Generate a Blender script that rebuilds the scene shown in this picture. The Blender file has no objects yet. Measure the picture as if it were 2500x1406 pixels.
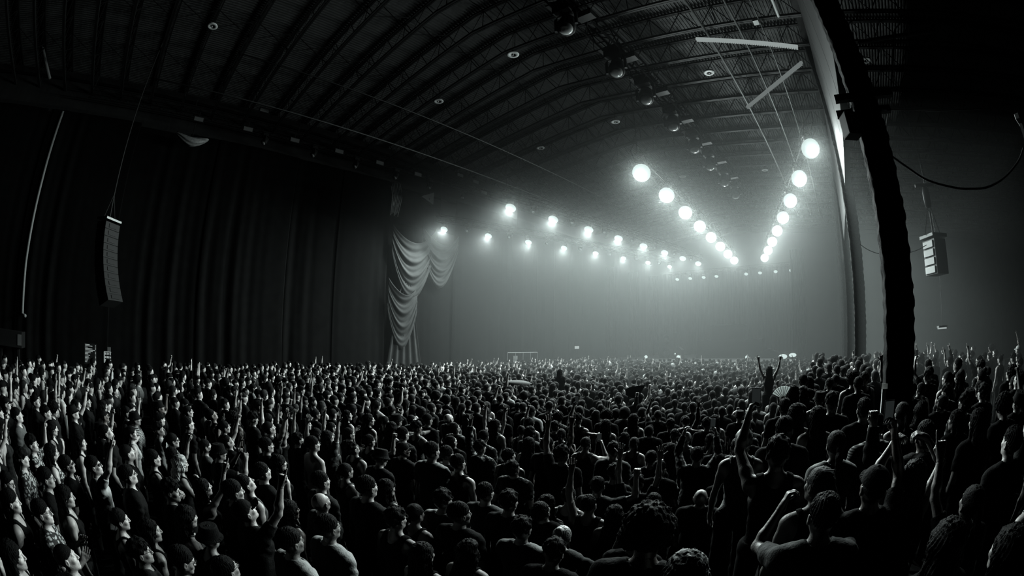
import bpy, bmesh, math, random
import numpy as np
from mathutils import Vector, Matrix
random.seed(7)
SC = bpy.context.scene
COL = SC.collection

# ================================================================ camera, sky, exposure
# The room: X runs across the hall, Y towards the stage, Z up; the camera stands above the crowd at the right-hand column line.
CAM_Z = 3.4
PITCH, ROLL, TURN = math.radians(6.5), math.radians(1.0), math.radians(42.0)
FPX = 1100.0                                   # a 15.84 mm fisheye on a 36 mm sensor, in pixels of the 2500 wide frame
def cam_to_room(d):
    x, y, z = d
    c, s = math.cos(ROLL), math.sin(ROLL)
    X, Y = c * x - s * y, s * x + c * y
    up = Y * math.cos(PITCH) + z * math.sin(PITCH); fw = z * math.cos(PITCH) - Y * math.sin(PITCH)
    c, s = math.cos(TURN), math.sin(TURN)
    return Vector((X * c - fw * s, X * s + fw * c, up))
cam = bpy.data.cameras.new('camera'); camo = bpy.data.objects.new('camera', cam); COL.objects.link(camo)
cam.type = 'PANO'; cam.panorama_type = 'FISHEYE_EQUISOLID'
cam.sensor_width = 36.0; cam.fisheye_lens = FPX / 2500 * 36.0; cam.fisheye_fov = math.radians(200)
cam.clip_start = 0.05; cam.clip_end = 300
rx, ry, rz = cam_to_room((1, 0, 0)), cam_to_room((0, 1, 0)), cam_to_room((0, 0, 1))
camo.matrix_world = Matrix(((rx.x, ry.x, -rz.x, 0), (rx.y, ry.y, -rz.y, 0), (rx.z, ry.z, -rz.z, CAM_Z), (0, 0, 0, 1)))
SC.camera = camo
def ray(px, py):
    u, v = px - 1250.0, 703.0 - py
    r = math.hypot(u, v); th = 2 * math.asin(r / (2 * FPX)); ph = math.atan2(v, u)
    return cam_to_room((math.sin(th) * math.cos(ph), math.sin(th) * math.sin(ph), math.cos(th)))
def on(px, py, X=None, Y=None, Z=None, D=None):
    """the room point seen at a pixel of the photograph, on the plane X=, Y= or Z=, or D metres away"""
    d = ray(px, py)
    t = X / d.x if X is not None else Y / d.y if Y is not None else (Z - CAM_Z) / d.z if Z is not None else D
    return Vector((d.x * t, d.y * t, CAM_Z + d.z * t))
def pixel(P):
    d = (Vector(P) - camo.matrix_world.translation).normalized()
    x, y, z = d.dot(rx), d.dot(ry), d.dot(rz)
    th = math.acos(max(-1, min(1, z))); r = 2 * FPX * math.sin(th / 2); h = math.hypot(x, y) or 1e-9
    return 1250 + r * x / h, 703 - r * y / h
W = bpy.data.worlds.new('night'); SC.world = W; W.use_nodes = True
W.node_tree.nodes['Background'].inputs[0].default_value = (0.55, 0.62, 0.61, 1)
W.node_tree.nodes['Background'].inputs[1].default_value = 0.0006
vs = SC.view_settings
vs.view_transform = 'Standard'; vs.look = 'None'; vs.gamma = 1.0; vs.use_curve_mapping = False
vs.exposure = 0.0
cy = SC.cycles
cy.max_bounces = 1; cy.diffuse_bounces = 0; cy.glossy_bounces = 1; cy.transmission_bounces = 1; cy.volume_bounces = 0; cy.transparent_max_bounces = 6
cy.caustics_reflective = False; cy.caustics_refractive = False
cy.sample_clamp_indirect = 2.0
TINT = (0.82, 0.93, 0.91)                       # the cool cast of every lamp in the hall
AUD = 2500.0
# ---------------------------------------------------------------- bodies as smooth implicit surfaces
def smin(a, b, k):
    h = np.clip(0.5 + 0.5 * (b - a) / k, 0.0, 1.0)
    return b + (a - b) * h - k * h * (1.0 - h)
def smax(a, b, k):
    return -smin(-a, -b, k)
def cone(p, a, b, ra, rb):
    """capsule tapering from radius ra at a to rb at b"""
    a = np.asarray(a, np.float32); b = np.asarray(b, np.float32)
    ab = b - a
    t = np.clip(((p - a) @ ab) / max(float(ab @ ab), 1e-9), 0, 1)
    return np.linalg.norm(p - (a + t[:, None] * ab), axis=1) - (ra + (rb - ra) * t)
def ell(p, c, r):
    r = np.asarray(r, np.float32)
    q = (p - np.asarray(c, np.float32)) / r
    k = np.linalg.norm(q, axis=1)
    k2 = np.linalg.norm(q / r, axis=1) + 1e-6
    return k * (k - 1.0) / k2
def surface_net(f, lo, hi, h):
    """polygonise f = 0 inside the box lo..hi with cells of size h, working only near the surface"""
    lo = np.asarray(lo, float); hi = np.asarray(hi, float)
    B = 4
    nb = np.maximum(1, np.ceil((hi - lo) / (h * B)).astype(int)) + 1
    g = [lo[i] + (np.arange(nb[i]) + 0.5) * B * h - 0.5 * h for i in range(3)]
    cc = np.stack(np.meshgrid(*g, indexing='ij'), -1).reshape(-1, 3).astype(np.float32)
    dc = f(cc)
    act = np.abs(dc) < B * h * 1.15 + 0.02
    D = np.repeat(np.repeat(np.repeat(dc.reshape(nb), B, 0), B, 1), B, 2).astype(np.float32)
    D = np.where(D > 0, 1.0, -1.0).astype(np.float32)
    bi = np.stack(np.unravel_index(np.nonzero(act)[0], nb), 1) * B
    off = np.stack(np.meshgrid(range(B), range(B), range(B), indexing='ij'), -1).reshape(-1, 3)
    idx = (bi[:, None, :] + off[None]).reshape(-1, 3)
    pts = (lo + idx * h).astype(np.float32)
    vals = np.concatenate([f(pts[i:i + 400000]) for i in range(0, len(pts), 400000)]) if len(pts) else np.zeros(0)
    D[idx[:, 0], idx[:, 1], idx[:, 2]] = vals
    D[0], D[-1] = 1, 1; D[:, 0], D[:, -1] = 1, 1; D[:, :, 0], D[:, :, -1] = 1, 1
    S = D < 0
    c8 = [(i, j, k) for i in (0, 1) for j in (0, 1) for k in (0, 1)]
    n = np.array(D.shape)
    def sub(A, o): return A[o[0]:n[0] - 1 + o[0], o[1]:n[1] - 1 + o[1], o[2]:n[2] - 1 + o[2]]
    cnt = sum(sub(S, o).astype(np.int8) for o in c8)
    m = (cnt > 0) & (cnt < 8)
    ci = np.stack(np.nonzero(m), 1)
    if len(ci) == 0: return np.zeros((0, 3)), np.zeros((0, 4), int)
    vid = -np.ones(m.shape, np.int32); vid[m] = np.arange(len(ci))
    acc = np.zeros((len(ci), 3)); w = np.zeros(len(ci))
    cv = {o: D[ci[:, 0] + o[0], ci[:, 1] + o[1], ci[:, 2] + o[2]] for o in c8}
    for a in c8:
        for ax in range(3):
            if a[ax] == 1: continue
            b = list(a); b[ax] = 1; b = tuple(b)
            va, vb = cv[a], cv[b]
            x = (va < 0) != (vb < 0)
            t = np.clip(va / np.where(x, va - vb, 1), 0, 1)
            pt = np.array(a, float)[None].repeat(len(ci), 0); pt[:, ax] += t
            acc[x] += pt[x]; w[x] += 1
    V = lo + (ci + acc / w[:, None]) * h
    Q = []
    for ax in range(3):
        u, v = (ax + 1) % 3, (ax + 2) % 3
        s0 = [slice(1, n[i] - 1) for i in range(3)]; s1 = list(s0)
        s0[ax] = slice(0, n[ax] - 1); s1[ax] = slice(1, n[ax])
        A, Bv = S[tuple(s0)], S[tuple(s1)]
        for flip, mm in ((0, A & ~Bv), (1, ~A & Bv)):
            e = np.stack(np.nonzero(mm), 1)
            e[:, u] += 1; e[:, v] += 1
            def at(du, dv):
                q = e.copy(); q[:, u] -= du; q[:, v] -= dv
                return vid[q[:, 0], q[:, 1], q[:, 2]]
            q = [at(1, 1), at(0, 1), at(0, 0), at(1, 0)]
            if flip: q = q[::-1]
            Q.append(np.stack(q, 1))
    Q = np.concatenate(Q)
    return V, Q[(Q >= 0).all(1)]
def np_mesh(name, V, Q, mats=(), midx=None, smooth=True):
    me = bpy.data.meshes.new(name)
    V = np.asarray(V, np.float32); Q = np.asarray(Q, np.int32)
    me.vertices.add(len(V)); me.vertices.foreach_set('co', V.ravel())
    me.loops.add(Q.size); me.loops.foreach_set('vertex_index', Q.ravel())
    me.polygons.add(len(Q)); me.polygons.foreach_set('loop_start', np.arange(0, Q.size, Q.shape[1], dtype=np.int32))
    me.polygons.foreach_set('loop_total', np.full(len(Q), Q.shape[1], np.int32))
    me.polygons.foreach_set('use_smooth', np.full(len(Q), smooth))
    for m in mats: me.materials.append(m)
    if midx is not None: me.polygons.foreach_set('material_index', np.asarray(midx, np.int32))
    me.update(calc_edges=True)
    return me
def rot(yaw=0, pitch=0, roll=0):
    """head turn: yaw to the person's left, pitch up, roll to the right, degrees"""
    y, p, r = (math.radians(v) for v in (yaw, pitch, roll))
    Rz = np.array([[math.cos(y), -math.sin(y), 0], [math.sin(y), math.cos(y), 0], [0, 0, 1]])
    Rx = np.array([[1, 0, 0], [0, math.cos(p), -math.sin(p)], [0, math.sin(p), math.cos(p)]])
    Ry = np.array([[math.cos(r), 0, math.sin(r)], [0, 1, 0], [-math.sin(r), 0, math.cos(r)]])
    return (Rz @ Rx @ Ry).astype(np.float32)
def unit(v):
    v = np.asarray(v, float); return v / np.linalg.norm(v)
NECK = np.array([0, -0.005, 1.535], np.float32)
def head_sdf(p, fem):
    """head facing +Y with the neck joint at NECK; p already in the head's frame"""
    s = 0.95 if fem else 1.0
    x = np.abs(p[:, 0]); q = p.copy(); q[:, 0] = x
    d = ell(p, (0, -0.012, 1.672), (0.076 * s, 0.097, 0.088))
    d = smin(d, ell(p, (0, 0.032, 1.618), (0.060 * s, 0.066, 0.072)), 0.03)
    d = smin(d, cone(q, (0.045 * s, 0.0, 1.606), (0.012, 0.072, 1.566), 0.018, 0.016), 0.03)
    d = smin(d, ell(p, (0, 0.080, 1.563), (0.018, 0.016, 0.014)), 0.018)
    d = smin(d, ell(q, (0.042 * s, 0.062, 1.632), (0.022, 0.022, 0.018)), 0.02)
    d = smin(d, cone(q, (0.008, 0.089, 1.683), (0.044 * s, 0.072, 1.681), 0.010, 0.008), 0.014)
    d = smax(d, -ell(q, (0.031, 0.103, 1.662), (0.020, 0.017, 0.012)), 0.012)
    d = smin(d, ell(q, (0.031, 0.077, 1.663), (0.0135, 0.0125, 0.0115)), 0.003)
    d = smin(d, cone(p, (0, 0.090, 1.672), (0, 0.115, 1.632), 0.0075, 0.0105), 0.010)
    d = smin(d, ell(q, (0.012, 0.104, 1.628), (0.008, 0.009, 0.007)), 0.006)
    d = smin(d, ell(p, (0, 0.086, 1.598), (0.026, 0.014, 0.016)), 0.014)
    d = smin(d, ell(p, (0, 0.0955, 1.602), (0.022, 0.007, 0.0052)), 0.004)
    d = smin(d, ell(p, (0, 0.0935, 1.5905), (0.019, 0.007, 0.0058)), 0.004)
    d = smax(d, -ell(p, (0, 0.104, 1.5965), (0.022, 0.010, 0.0018)), 0.003)
    e = ell(q, (0.079 * s, -0.004, 1.642), (0.0105, 0.019, 0.031))
    e = smax(e, -ell(q, (0.090 * s, 0.000, 1.645), (0.008, 0.011, 0.018)), 0.006)
    return smin(d, e, 0.006)
FING = [(-0.031, 0.070), (-0.0105, 0.080), (0.0105, 0.075), (0.030, 0.060)]
def hand_prims(w, dirh, nrm, side, kind):
    """wrist w, hand direction, palm normal (towards the palm side), side = +1 right; returns cones"""
    d = unit(dirh); n = np.asarray(nrm, float); n = unit(n - d * (n @ d)); t = np.cross(d, n) * side
    L = lambda a, b, c: w + d * a + t * b + n * c
    pr = []
    for b in (-0.028, -0.009, 0.010, 0.028):
        pr.append((L(0.015, b * 0.55, 0), L(0.083, b, 0), 0.016, 0.0135))
    curl = dict(open=(4, 6, 4), relaxed=(28, 32, 18), fist=(82, 95, 70), point=(82, 95, 70), peace=(82, 95, 70), grip=(52, 48, 30), spread=(2, 5, 3))[kind]
    for i, (b, ln) in enumerate(FING):
        c = curl
        if kind == 'point' and i == 0: c = (2, 4, 2)
        if kind == 'peace' and i in (0, 1): c = (3, 4, 2)
        if kind in ('open', 'relaxed'): c = tuple(v + 3 * i for v in c)
        sp = {'spread': 0.22, 'peace': 0.16}.get(kind, 0.05) * (i - 1.5)
        a = 0.0; q = L(0.088, b, 0)
        base = unit(d + t * sp)
        seg = (ln * 0.48, ln * 0.30, ln * 0.24)
        for k in range(3):
            a += math.radians(c[k])
            v = base * math.cos(a) + n * math.sin(a)
            q2 = q + v * seg[k]
            pr.append((q, q2, 0.0092 - 0.0008 * k, 0.0086 - 0.0009 * k)); q = q2
    # thumb leaves the side of the palm near its base
    if kind in ('fist', 'point', 'peace', 'grip'):
        th = [L(0.022, -0.022, 0.008), L(0.052, -0.040, 0.022), L(0.076, -0.022, 0.036), L(0.082, -0.002, 0.038)]
    elif kind == 'spread':
        th = [L(0.022, -0.022, 0.004), L(0.050, -0.052, 0.010), L(0.072, -0.074, 0.012), L(0.088, -0.090, 0.010)]
    else:
        th = [L(0.022, -0.022, 0.006), L(0.052, -0.044, 0.016), L(0.080, -0.054, 0.020), L(0.102, -0.056, 0.020)]
    for (a_, b_), r in zip(zip(th, th[1:]), ((0.014, 0.0105), (0.0105, 0.0095), (0.0095, 0.008))):
        pr.append((a_, b_, *r))
    return pr
ARMS = {  # elbow direction, forearm direction, hand direction, palm normal, hand kind; right arm, person faces +Y
    'down':    ((0.22, -0.02, -1), (0.06, 0.22, -1), (0, 0.15, -1), (-1, 0.2, 0), 'relaxed'),
    'pocket':  ((0.30, -0.12, -1), (-0.25, 0.45, -1), (-0.3, 0.3, -1), (-1, 0, 0), 'relaxed'),
    'point':   ((0.25, 0.55, 0.85), (-0.10, 0.30, 1), (-0.05, 0.30, 1), (-0.3, 1, 0), 'point'),
    'high':    ((0.30, 0.10, 1), (-0.02, 0.12, 1), (0, 0.1, 1), (-0.1, 1, 0), 'spread'),
    'wide':    ((0.85, 0.05, 0.75), (0.30, 0.15, 1), (0.25, 0.10, 1), (-0.2, 1, 0), 'open'),
    'vee':     ((0.50, 0.00, 1), (0.22, 0.05, 1), (0.1, 0.0, 1), (-0.2, 1, 0), 'point'),
    'fist':    ((0.75, 0.45, 0.25), (-0.05, 0.15, 1), (0, 0.1, 1), (0.1, 1, 0), 'fist'),
    'peace':   ((0.80, 0.35, -0.20), (0.10, 0.25, 1), (0.05, 0.15, 1), (-0.1, 1, 0), 'peace'),
    'phone':   ((0.30, 0.85, -0.15), (-0.45, 0.35, 0.80), (-0.35, 0.15, 0.9), (-1, 0.0, 0), 'grip'),
    'phonehi': ((0.35, 0.75, 0.75), (-0.22, 0.25, 1), (-0.2, 0.1, 1), (-1, 0, 0), 'grip'),
    'face':    ((0.35, 0.55, -0.75), (-0.45, 0.25, 1), (-0.35, 0.0, 1), (-0.4, -1, 0), 'relaxed'),
    'clap':    ((0.45, 0.35, -0.9), (-0.62, 0.95, 0.45), (-0.3, 0.7, 0.9), (-1, 0, 0), 'open'),
    'ahead':   ((0.55, 0.80, 0.05), (0.15, 1, 0.12), (0.1, 1, 0.0), (0, 0, -1), 'open'),
    'side':    ((1, 0.25, 0.02), (0.95, 0.45, 0.10), (1, 0.4, 0.0), (0, 0, -1), 'relaxed'),
    'arch':    ((0.55, 0.20, 1), (-0.62, 0.25, 0.75), (-1, 0.3, 0.35), (0, 0.2, -1), 'grip'),
    'wave':    ((0.75, 0.30, -0.35), (0.35, 0.15, 1), (0.45, 0.1, 1), (-0.2, 1, 0), 'spread'),
}
def make_pose(arm_r, arm_l, fem=False, head=(0, 0, 0), lean=0.0, sit=None):
    """primitive lists of one posed body"""
    sw = 0.165 if fem else 0.190
    B = dict(fem=fem, R=rot(*head), lean=lean)
    arms = []
    for side, key in ((1, arm_r), (-1, arm_l)):
        e, f, hd, nn, kind = ARMS[key]
        M = np.array([side, 1, 1.0])
        e, f, hd, nn = (np.array(v, float) * M for v in (e, f, hd, nn))
        up = unit(e)[2]
        sh = np.array([side * (sw - 0.012 * max(up, 0)), 0.0, 1.415 + 0.045 * max(up, 0) ** 1.5])
        el = sh + unit(e) * (0.275 if fem else 0.295)
        wr = el + unit(f) * (0.235 if fem else 0.255)
        arms.append(dict(sh=sh, el=el, wr=wr, f=unit(f), hand=hand_prims(wr, hd, nn, side, kind), hd=unit(hd)))
    B['arms'] = arms
    return B
def torso_sdf(p, B, grow=0.0):
    fem = B['fem']; sw = 0.165 if fem else 0.190
    q = p.copy(); q[:, 0] = np.abs(q[:, 0])
    d = ell(p, (0, 0.0, 1.315), (0.150 if fem else 0.170, 0.105 if fem else 0.118, 0.175))
    d = smin(d, ell(p, (0, 0.005, 1.12), (0.122 if fem else 0.148, 0.095 if fem else 0.108, 0.17)), 0.06)
    d = smin(d, ell(p, (0, -0.012, 0.955), (0.168 if fem else 0.160, 0.122, 0.12)), 0.06)
    d = smin(d, cone(q, (0.0, -0.012, 1.425), (sw - 0.02, -0.004, 1.418), 0.075, 0.058), 0.05)
    d = smin(d, cone(q, (0.02, -0.02, 1.50), (sw - 0.04, -0.012, 1.445), 0.038, 0.045), 0.04)
    d = smin(d, ell(q, (0.075, 0.075, 1.315), (0.062, 0.055, 0.055) if fem else (0.08, 0.045, 0.06)), 0.03 if fem else 0.05)
    d = smin(d, ell(q, (0.075, -0.075, 1.36), (0.07, 0.045, 0.09)), 0.05)
    return d - grow
def arm_sdf(p, a, fem, stop=9.0):
    k = 0.86 if fem else 1.0
    sh, el, wr = a['sh'], a['el'], a['wr']
    mid = sh + (el - sh) * 0.35
    if stop < 1:
        e2 = sh + (el - sh) * stop
        return smin(cone(p, sh, mid, 0.056 * k, 0.051 * k), cone(p, mid, e2, 0.051 * k, (0.051 - 0.012 * stop) * k), 0.02)
    d = smin(cone(p, sh, mid, 0.054 * k, 0.050 * k), cone(p, mid, el, 0.049 * k, 0.037 * k), 0.02)
    m2 = el + (wr - el) * 0.28
    d = smin(d, cone(p, el, m2, 0.037 * k, 0.042 * k), 0.02)
    if stop >= 2:
        d = smin(d, cone(p, m2, wr, 0.042 * k, 0.0255 * k), 0.02)
    return d
def leg_sdf(p, grow=0.0):
    q = p.copy(); q[:, 0] = np.abs(q[:, 0])
    d = cone(q, (0.092, -0.01, 0.92), (0.105, 0.005, 0.50), 0.088, 0.056)
    d = smin(d, cone(q, (0.105, 0.0, 0.50), (0.110, -0.02, 0.36), 0.055, 0.056), 0.03)
    d = smin(d, cone(q, (0.110, -0.02, 0.36), (0.115, -0.015, 0.09), 0.056, 0.038), 0.03)
    return d - grow
def shoe_sdf(p):
    q = p.copy(); q[:, 0] = np.abs(q[:, 0])
    d = cone(q, (0.115, -0.03, 0.055), (0.130, 0.135, 0.042), 0.046, 0.040)
    return np.maximum(smin(d, cone(q, (0.115, -0.015, 0.10), (0.115, -0.02, 0.05), 0.044, 0.046), 0.02), -p[:, 2])
def in_box(p, lo, hi):
    return ((p > np.asarray(lo)) & (p < np.asarray(hi))).all(1)
def local(p, f, lo, hi, pad=0.06):
    """evaluate f only near its own box; elsewhere the distance to the box is enough"""
    lo = np.asarray(lo, float) - pad; hi = np.asarray(hi, float) + pad
    out = np.linalg.norm(np.maximum(np.maximum(lo - p, p - hi), 0), axis=1) + pad * 0.8
    m = in_box(p, lo, hi)
    if m.any(): out[m] = f(p[m])
    return out.astype(np.float32)
def to_head(p, B):
    return (p - NECK) @ B['R'] + NECK      # inverse of NECK + R (p - NECK)
def body_sdf(p, B, hands=True, legs=True):
    fem = B['fem']
    d = local(p, lambda q: torso_sdf(q, B), (-0.26, -0.16, 0.80), (0.26, 0.16, 1.55))
    hb = NECK + (np.array([0, 0.01, 1.65]) - NECK) @ B['R'].T
    nk = lambda q: smin(cone(q, (0, -0.022, 1.45), NECK + np.array([0, 0.004, 0.04]) @ B['R'].T, 0.062 if not fem else 0.05, 0.052 if not fem else 0.043), head_sdf(to_head(q, B), fem), 0.02)
    d = smin(d, local(p, nk, np.minimum(hb - 0.16, [9, 9, 1.40]), hb + 0.16), 0.03)
    for a in B['arms']:
        lo = np.minimum(np.minimum(a['sh'], a['el']), a['wr']); hi = np.maximum(np.maximum(a['sh'], a['el']), a['wr'])
        d = smin(d, local(p, lambda q: arm_sdf(q, a, fem), lo - 0.06, hi + 0.06), 0.03)
        if hands:
            def hf(q):
                h = None
                for (x, y, r0, r1) in a['hand']:
                    c = cone(q, x, y, r0, r1)
                    h = c if h is None else smin(h, c, 0.005)
                return smin(h, cone(q, a['wr'] - a['f'] * 0.02, a['wr'] + a['hd'] * 0.03, 0.024, 0.020), 0.02)
            c = a['wr'] + a['hd'] * 0.09
            d = smin(d, local(p, hf, c - 0.13, c + 0.13, 0.03), 0.010)
    if legs:
        d = smin(d, local(p, leg_sdf, (-0.22, -0.12, 0.05), (0.22, 0.12, 1.02)), 0.03)
    return d
def merge(parts):
    V, Q, n = [], [], 0
    for v, q in parts:
        V.append(v); Q.append(q + n); n += len(v)
    return np.concatenate(V), np.concatenate(Q)
def bounds(B):
    pts = np.array([[-.27, -.2, 0], [.27, .24, 1.80]] + [v for a in B['arms'] for v in (a['el'], a['wr'], a['wr'] + a['hd'] * .2)])
    return pts.min(0) - 0.09, pts.max(0) + 0.09
def build_body(B, fine=True):
    """one skin surface: head and hands meshed finer than the rest of the same field"""
    lo, hi = bounds(B)
    hc = NECK + (np.array([0, 0.01, 1.655]) - NECK) @ B['R'].T
    if not fine:
        return None
    nrm = B['R'] @ np.array([0, 0, 1.0])
    cut = lambda p: (NECK + nrm * 0.012 - p) @ nrm          # negative above the neck joint
    hs = [a['wr'] + a['hd'] * 0.085 for a in B['arms']]
    hcut = lambda p: np.minimum.reduce([np.linalg.norm(p - c, axis=1) - 0.115 for c in hs])
    inside = lambda p: np.minimum(np.maximum(cut(p), np.linalg.norm(p - hc, axis=1) - 0.22), hcut(p))
    parts = [surface_net(lambda p: np.maximum(body_sdf(p, B), -(inside(p) + 0.016)), (lo[0], lo[1], 0.02), hi, 0.0125)]
    parts.append(surface_net(lambda p: np.maximum(body_sdf(p, B, False, False), cut(p)), hc - 0.17, hc + 0.17, 0.0055))
    for c in hs:
        parts.append(surface_net(lambda p: np.maximum(body_sdf(p, B, True, False), np.linalg.norm(p - c, axis=1) - 0.115), c - 0.125, c + 0.125, 0.0055))
    return merge(parts)
def folds(p, amp):
    """cloth drag lines"""
    return amp * (np.sin(p[:, 2] * 30 + 5 * np.sin(p[:, 0] * 11 + 1) + 5 * p[:, 1]) * np.sin(p[:, 0] * 25 + 4 * np.sin(p[:, 2] * 14) + 3 * np.sin(p[:, 1] * 15)) + 0.5 * amp * np.sin(p[:, 0] * 60 + 9 * np.sin(p[:, 2] * 10)))
def shirt_sdf(p, B, kind):
    fem = B['fem']
    g = dict(tee=0.017, tank=0.010, long=0.018, hoodie=0.030, dress=0.012)[kind]
    d = torso_sdf(p, B) - g
    if kind not in ('tank', 'dress'):
        d = smin(d, ell(p, (0, 0.0, 1.02), (0.185, 0.135, 0.20)) - 0.004, 0.06)
        d = smin(d, ell(p, (0, 0.01, 1.15), (0.165, 0.128, 0.2)), 0.05)
    if kind in ('tee', 'long', 'hoodie'):
        for a in B['arms']:
            stop = {'tee': 0.62, 'long': 2.0, 'hoodie': 2.0}[kind]
            s = arm_sdf(p, a, fem, stop) - (0.014 if kind != 'hoodie' else 0.022)
            if kind == 'tee':
                ax = unit(a['el'] - a['sh']); e2 = a['sh'] + (a['el'] - a['sh']) * 0.62
                s = np.maximum(s, (p - e2) @ ax)
            else:
                ax = a['f']; s = np.maximum(s, (p - (a['wr'] - ax * 0.02)) @ ax)
            d = smin(d, s, 0.035)
    d = d + folds(p, 0.0045)
    top = p[:, 2] - (1.47 if kind in ('tee', 'long') else 1.49)
    neck = ell(p, (0, 0.01, 1.52), (0.078, 0.085, 0.062)) if kind in ('tee', 'long') else ell(p, (0, 0.03, 1.53), (0.09, 0.10, 0.10))
    if kind in ('tank', 'dress'):
        q = p.copy(); q[:, 0] = np.abs(q[:, 0])
        d = smax(d, -ell(q, ((0.235 if not fem else 0.21), 0, 1.43), (0.105, 0.3, 0.14)), 0.01)
        neck = ell(p, (0, 0.02, 1.52), (0.085, 0.22, 0.11))
    if kind == 'hoodie':
        d = smin(d, ell(p, (0, -0.10, 1.47), (0.13, 0.07, 0.08)), 0.03)
    d = smax(d, -neck, 0.006)
    return np.maximum(d, (0.90 if kind != 'dress' else 0.55) - p[:, 2])
def hair_sdf(p, kind):
    """hair in the head's frame"""
    ang = np.arctan2(p[:, 0], p[:, 1] + 0.01)
    strands = 0.0034 * np.sin(ang * 26 + 7 * np.sin(p[:, 2] * 19)) + 0.0022 * np.sin(ang * 55 + p[:, 2] * 48) + 0.002 * np.sin(p[:, 2] * 90 + p[:, 0] * 60)
    skull = ell(p, (0, -0.019, 1.694), (0.0835, 0.107, 0.096)) + 0.002 * np.sin(ang * 3 + 1)
    face = ell(p, (0, 0.105, 1.620), (0.064, 0.085, 0.080))
    if kind == 'short':
        d = skull + strands
        d = np.maximum(d, 1.640 - p[:, 2] + np.clip(p[:, 1] * 0.75, -0.075, 0.05) + 0.006 * np.sin(ang * 7))
        d = smax(d, -face, 0.012)
        ears = ell(np.abs(p) * [1, 0, 0] + p * [0, 1, 1], (0.085, 0.0, 1.638), (0.03, 0.028, 0.036))
        return smax(d, -ears, 0.006)
    if kind == 'tousled':
        lump = 0.011 * np.sin(p[:, 0] * 62) * np.sin(p[:, 1] * 65 + 1) * np.sin(p[:, 2] * 60)
        d = ell(p, (0, -0.010, 1.704), (0.088, 0.112, 0.098)) + strands + lump
        d = np.maximum(d, 1.640 - p[:, 2] + np.clip(p[:, 1] * 0.75, -0.07, 0.05) + 0.010 * np.sin(ang * 9 + 1))
        return smax(d, -face, 0.012)
    if kind == 'curly':
        lump = 0.011 * np.sin(p[:, 0] * 95) * np.sin(p[:, 1] * 90 + 1) * np.sin(p[:, 2] * 92)
        d = ell(p, (0, -0.022, 1.700), (0.120, 0.130, 0.125)) + lump + strands
        return smax(d, -ell(p, (0, 0.125, 1.62), (0.072, 0.10, 0.095)), 0.012)
    if kind == 'buzz':
        d = ell(p, (0, -0.014, 1.675), (0.0795, 0.1005, 0.0915))
        d = np.maximum(d, 1.66 - p[:, 2] + np.clip(p[:, 1] * 0.4, -0.05, 0.03))
        return smax(d, -face, 0.01)
    if kind in ('long', 'longwavy'):
        wav = 0.0 if kind == 'long' else 0.010
        q = p.copy(); q[:, 0] += wav * np.sin(p[:, 2] * 42); q[:, 1] += wav * 0.6 * np.cos(p[:, 2] * 37)
        d = ell(q, (0, -0.018, 1.682), (0.090, 0.108, 0.098))
        x = np.abs(q[:, 0]); qq = q.copy(); qq[:, 0] = x
        d = smin(d, ell(qq, (0.036, -0.082, 1.52), (0.060, 0.045, 0.17)), 0.05)
        d = smin(d, cone(qq, (0.070, -0.02, 1.66), (0.085, -0.012, 1.42), 0.028, 0.020), 0.03)
        d = smin(d, cone(qq, (0.03, -0.105, 1.45), (0.04, -0.130, 1.22), 0.045, 0.022), 0.04)
        d = d + strands * 1.3
        return smax(d, -ell(p, (0, 0.100, 1.615), (0.060, 0.090, 0.090)), 0.012)
    if kind == 'bun':
        d = ell(p, (0, -0.016, 1.680), (0.083, 0.103, 0.094)) + strands * 0.6
        d = np.maximum(d, 1.615 - p[:, 2] + np.clip(p[:, 1] * 0.9, -0.05, 0.05))
        d = smin(d, ell(p, (0, -0.095, 1.765), (0.040, 0.040, 0.036)) + strands, 0.012)
        return smax(d, -face, 0.012)
    if kind == 'ponytail':
        d = ell(p, (0, -0.016, 1.680), (0.083, 0.103, 0.094)) + strands * 0.6
        d = np.maximum(d, 1.60 - p[:, 2] + np.clip(p[:, 1] * 0.9, -0.05, 0.05))
        d = smin(d, cone(p, (0, -0.105, 1.70), (0, -0.165, 1.60), 0.026, 0.032) + strands, 0.01)
        d = smin(d, cone(p, (0, -0.165, 1.60), (0, -0.140, 1.36), 0.032, 0.012) + strands, 0.02)
        return smax(d, -face, 0.012)
def build_hair(kind):
    h = 0.0065 if kind not in ('long', 'longwavy', 'ponytail') else 0.0085
    return surface_net(lambda p: hair_sdf(p, kind), (-0.16, -0.22, 1.16), (0.16, 0.15, 1.86), h)
def build_cap():
    def f(p):
        d = ell(p, (0, -0.014, 1.694), (0.090, 0.110, 0.098))
        d = np.maximum(d, 1.692 - p[:, 2])
        br = np.maximum(np.abs(p[:, 2] - (1.700 - 9.0 * p[:, 0] ** 2 - 0.12 * (p[:, 1] - 0.08))) - 0.003, np.hypot(p[:, 0] / 0.078, (p[:, 1] - 0.075) / 0.105) * 0.08 - 0.08)
        br = np.maximum(br, 0.06 - p[:, 1])
        d = smin(d, br, 0.004)
        return smin(d, ell(p, (0, -0.014, 1.793), (0.010, 0.010, 0.006)), 0.003)
    return surface_net(f, (-0.12, -0.15, 1.66), (0.12, 0.21, 1.82), 0.0045)
def build_bucket():
    def f(p):
        r = np.hypot(p[:, 0], (p[:, 1] + 0.012) * 0.86)
        z = p[:, 2]
        crown = smax(smax(r - (0.094 - 0.25 * (z - 1.72)), z - 1.786, 0.012), 1.69 - z, 0.004)
        brim = np.maximum(np.abs(z - (1.705 - (r - 0.085) * 0.95)) - 0.004, np.maximum(r - 0.128, 0.07 - r))
        return smin(crown, brim, 0.006)
    return surface_net(f, (-0.16, -0.19, 1.66), (0.16, 0.18, 1.83), 0.0055)
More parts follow.
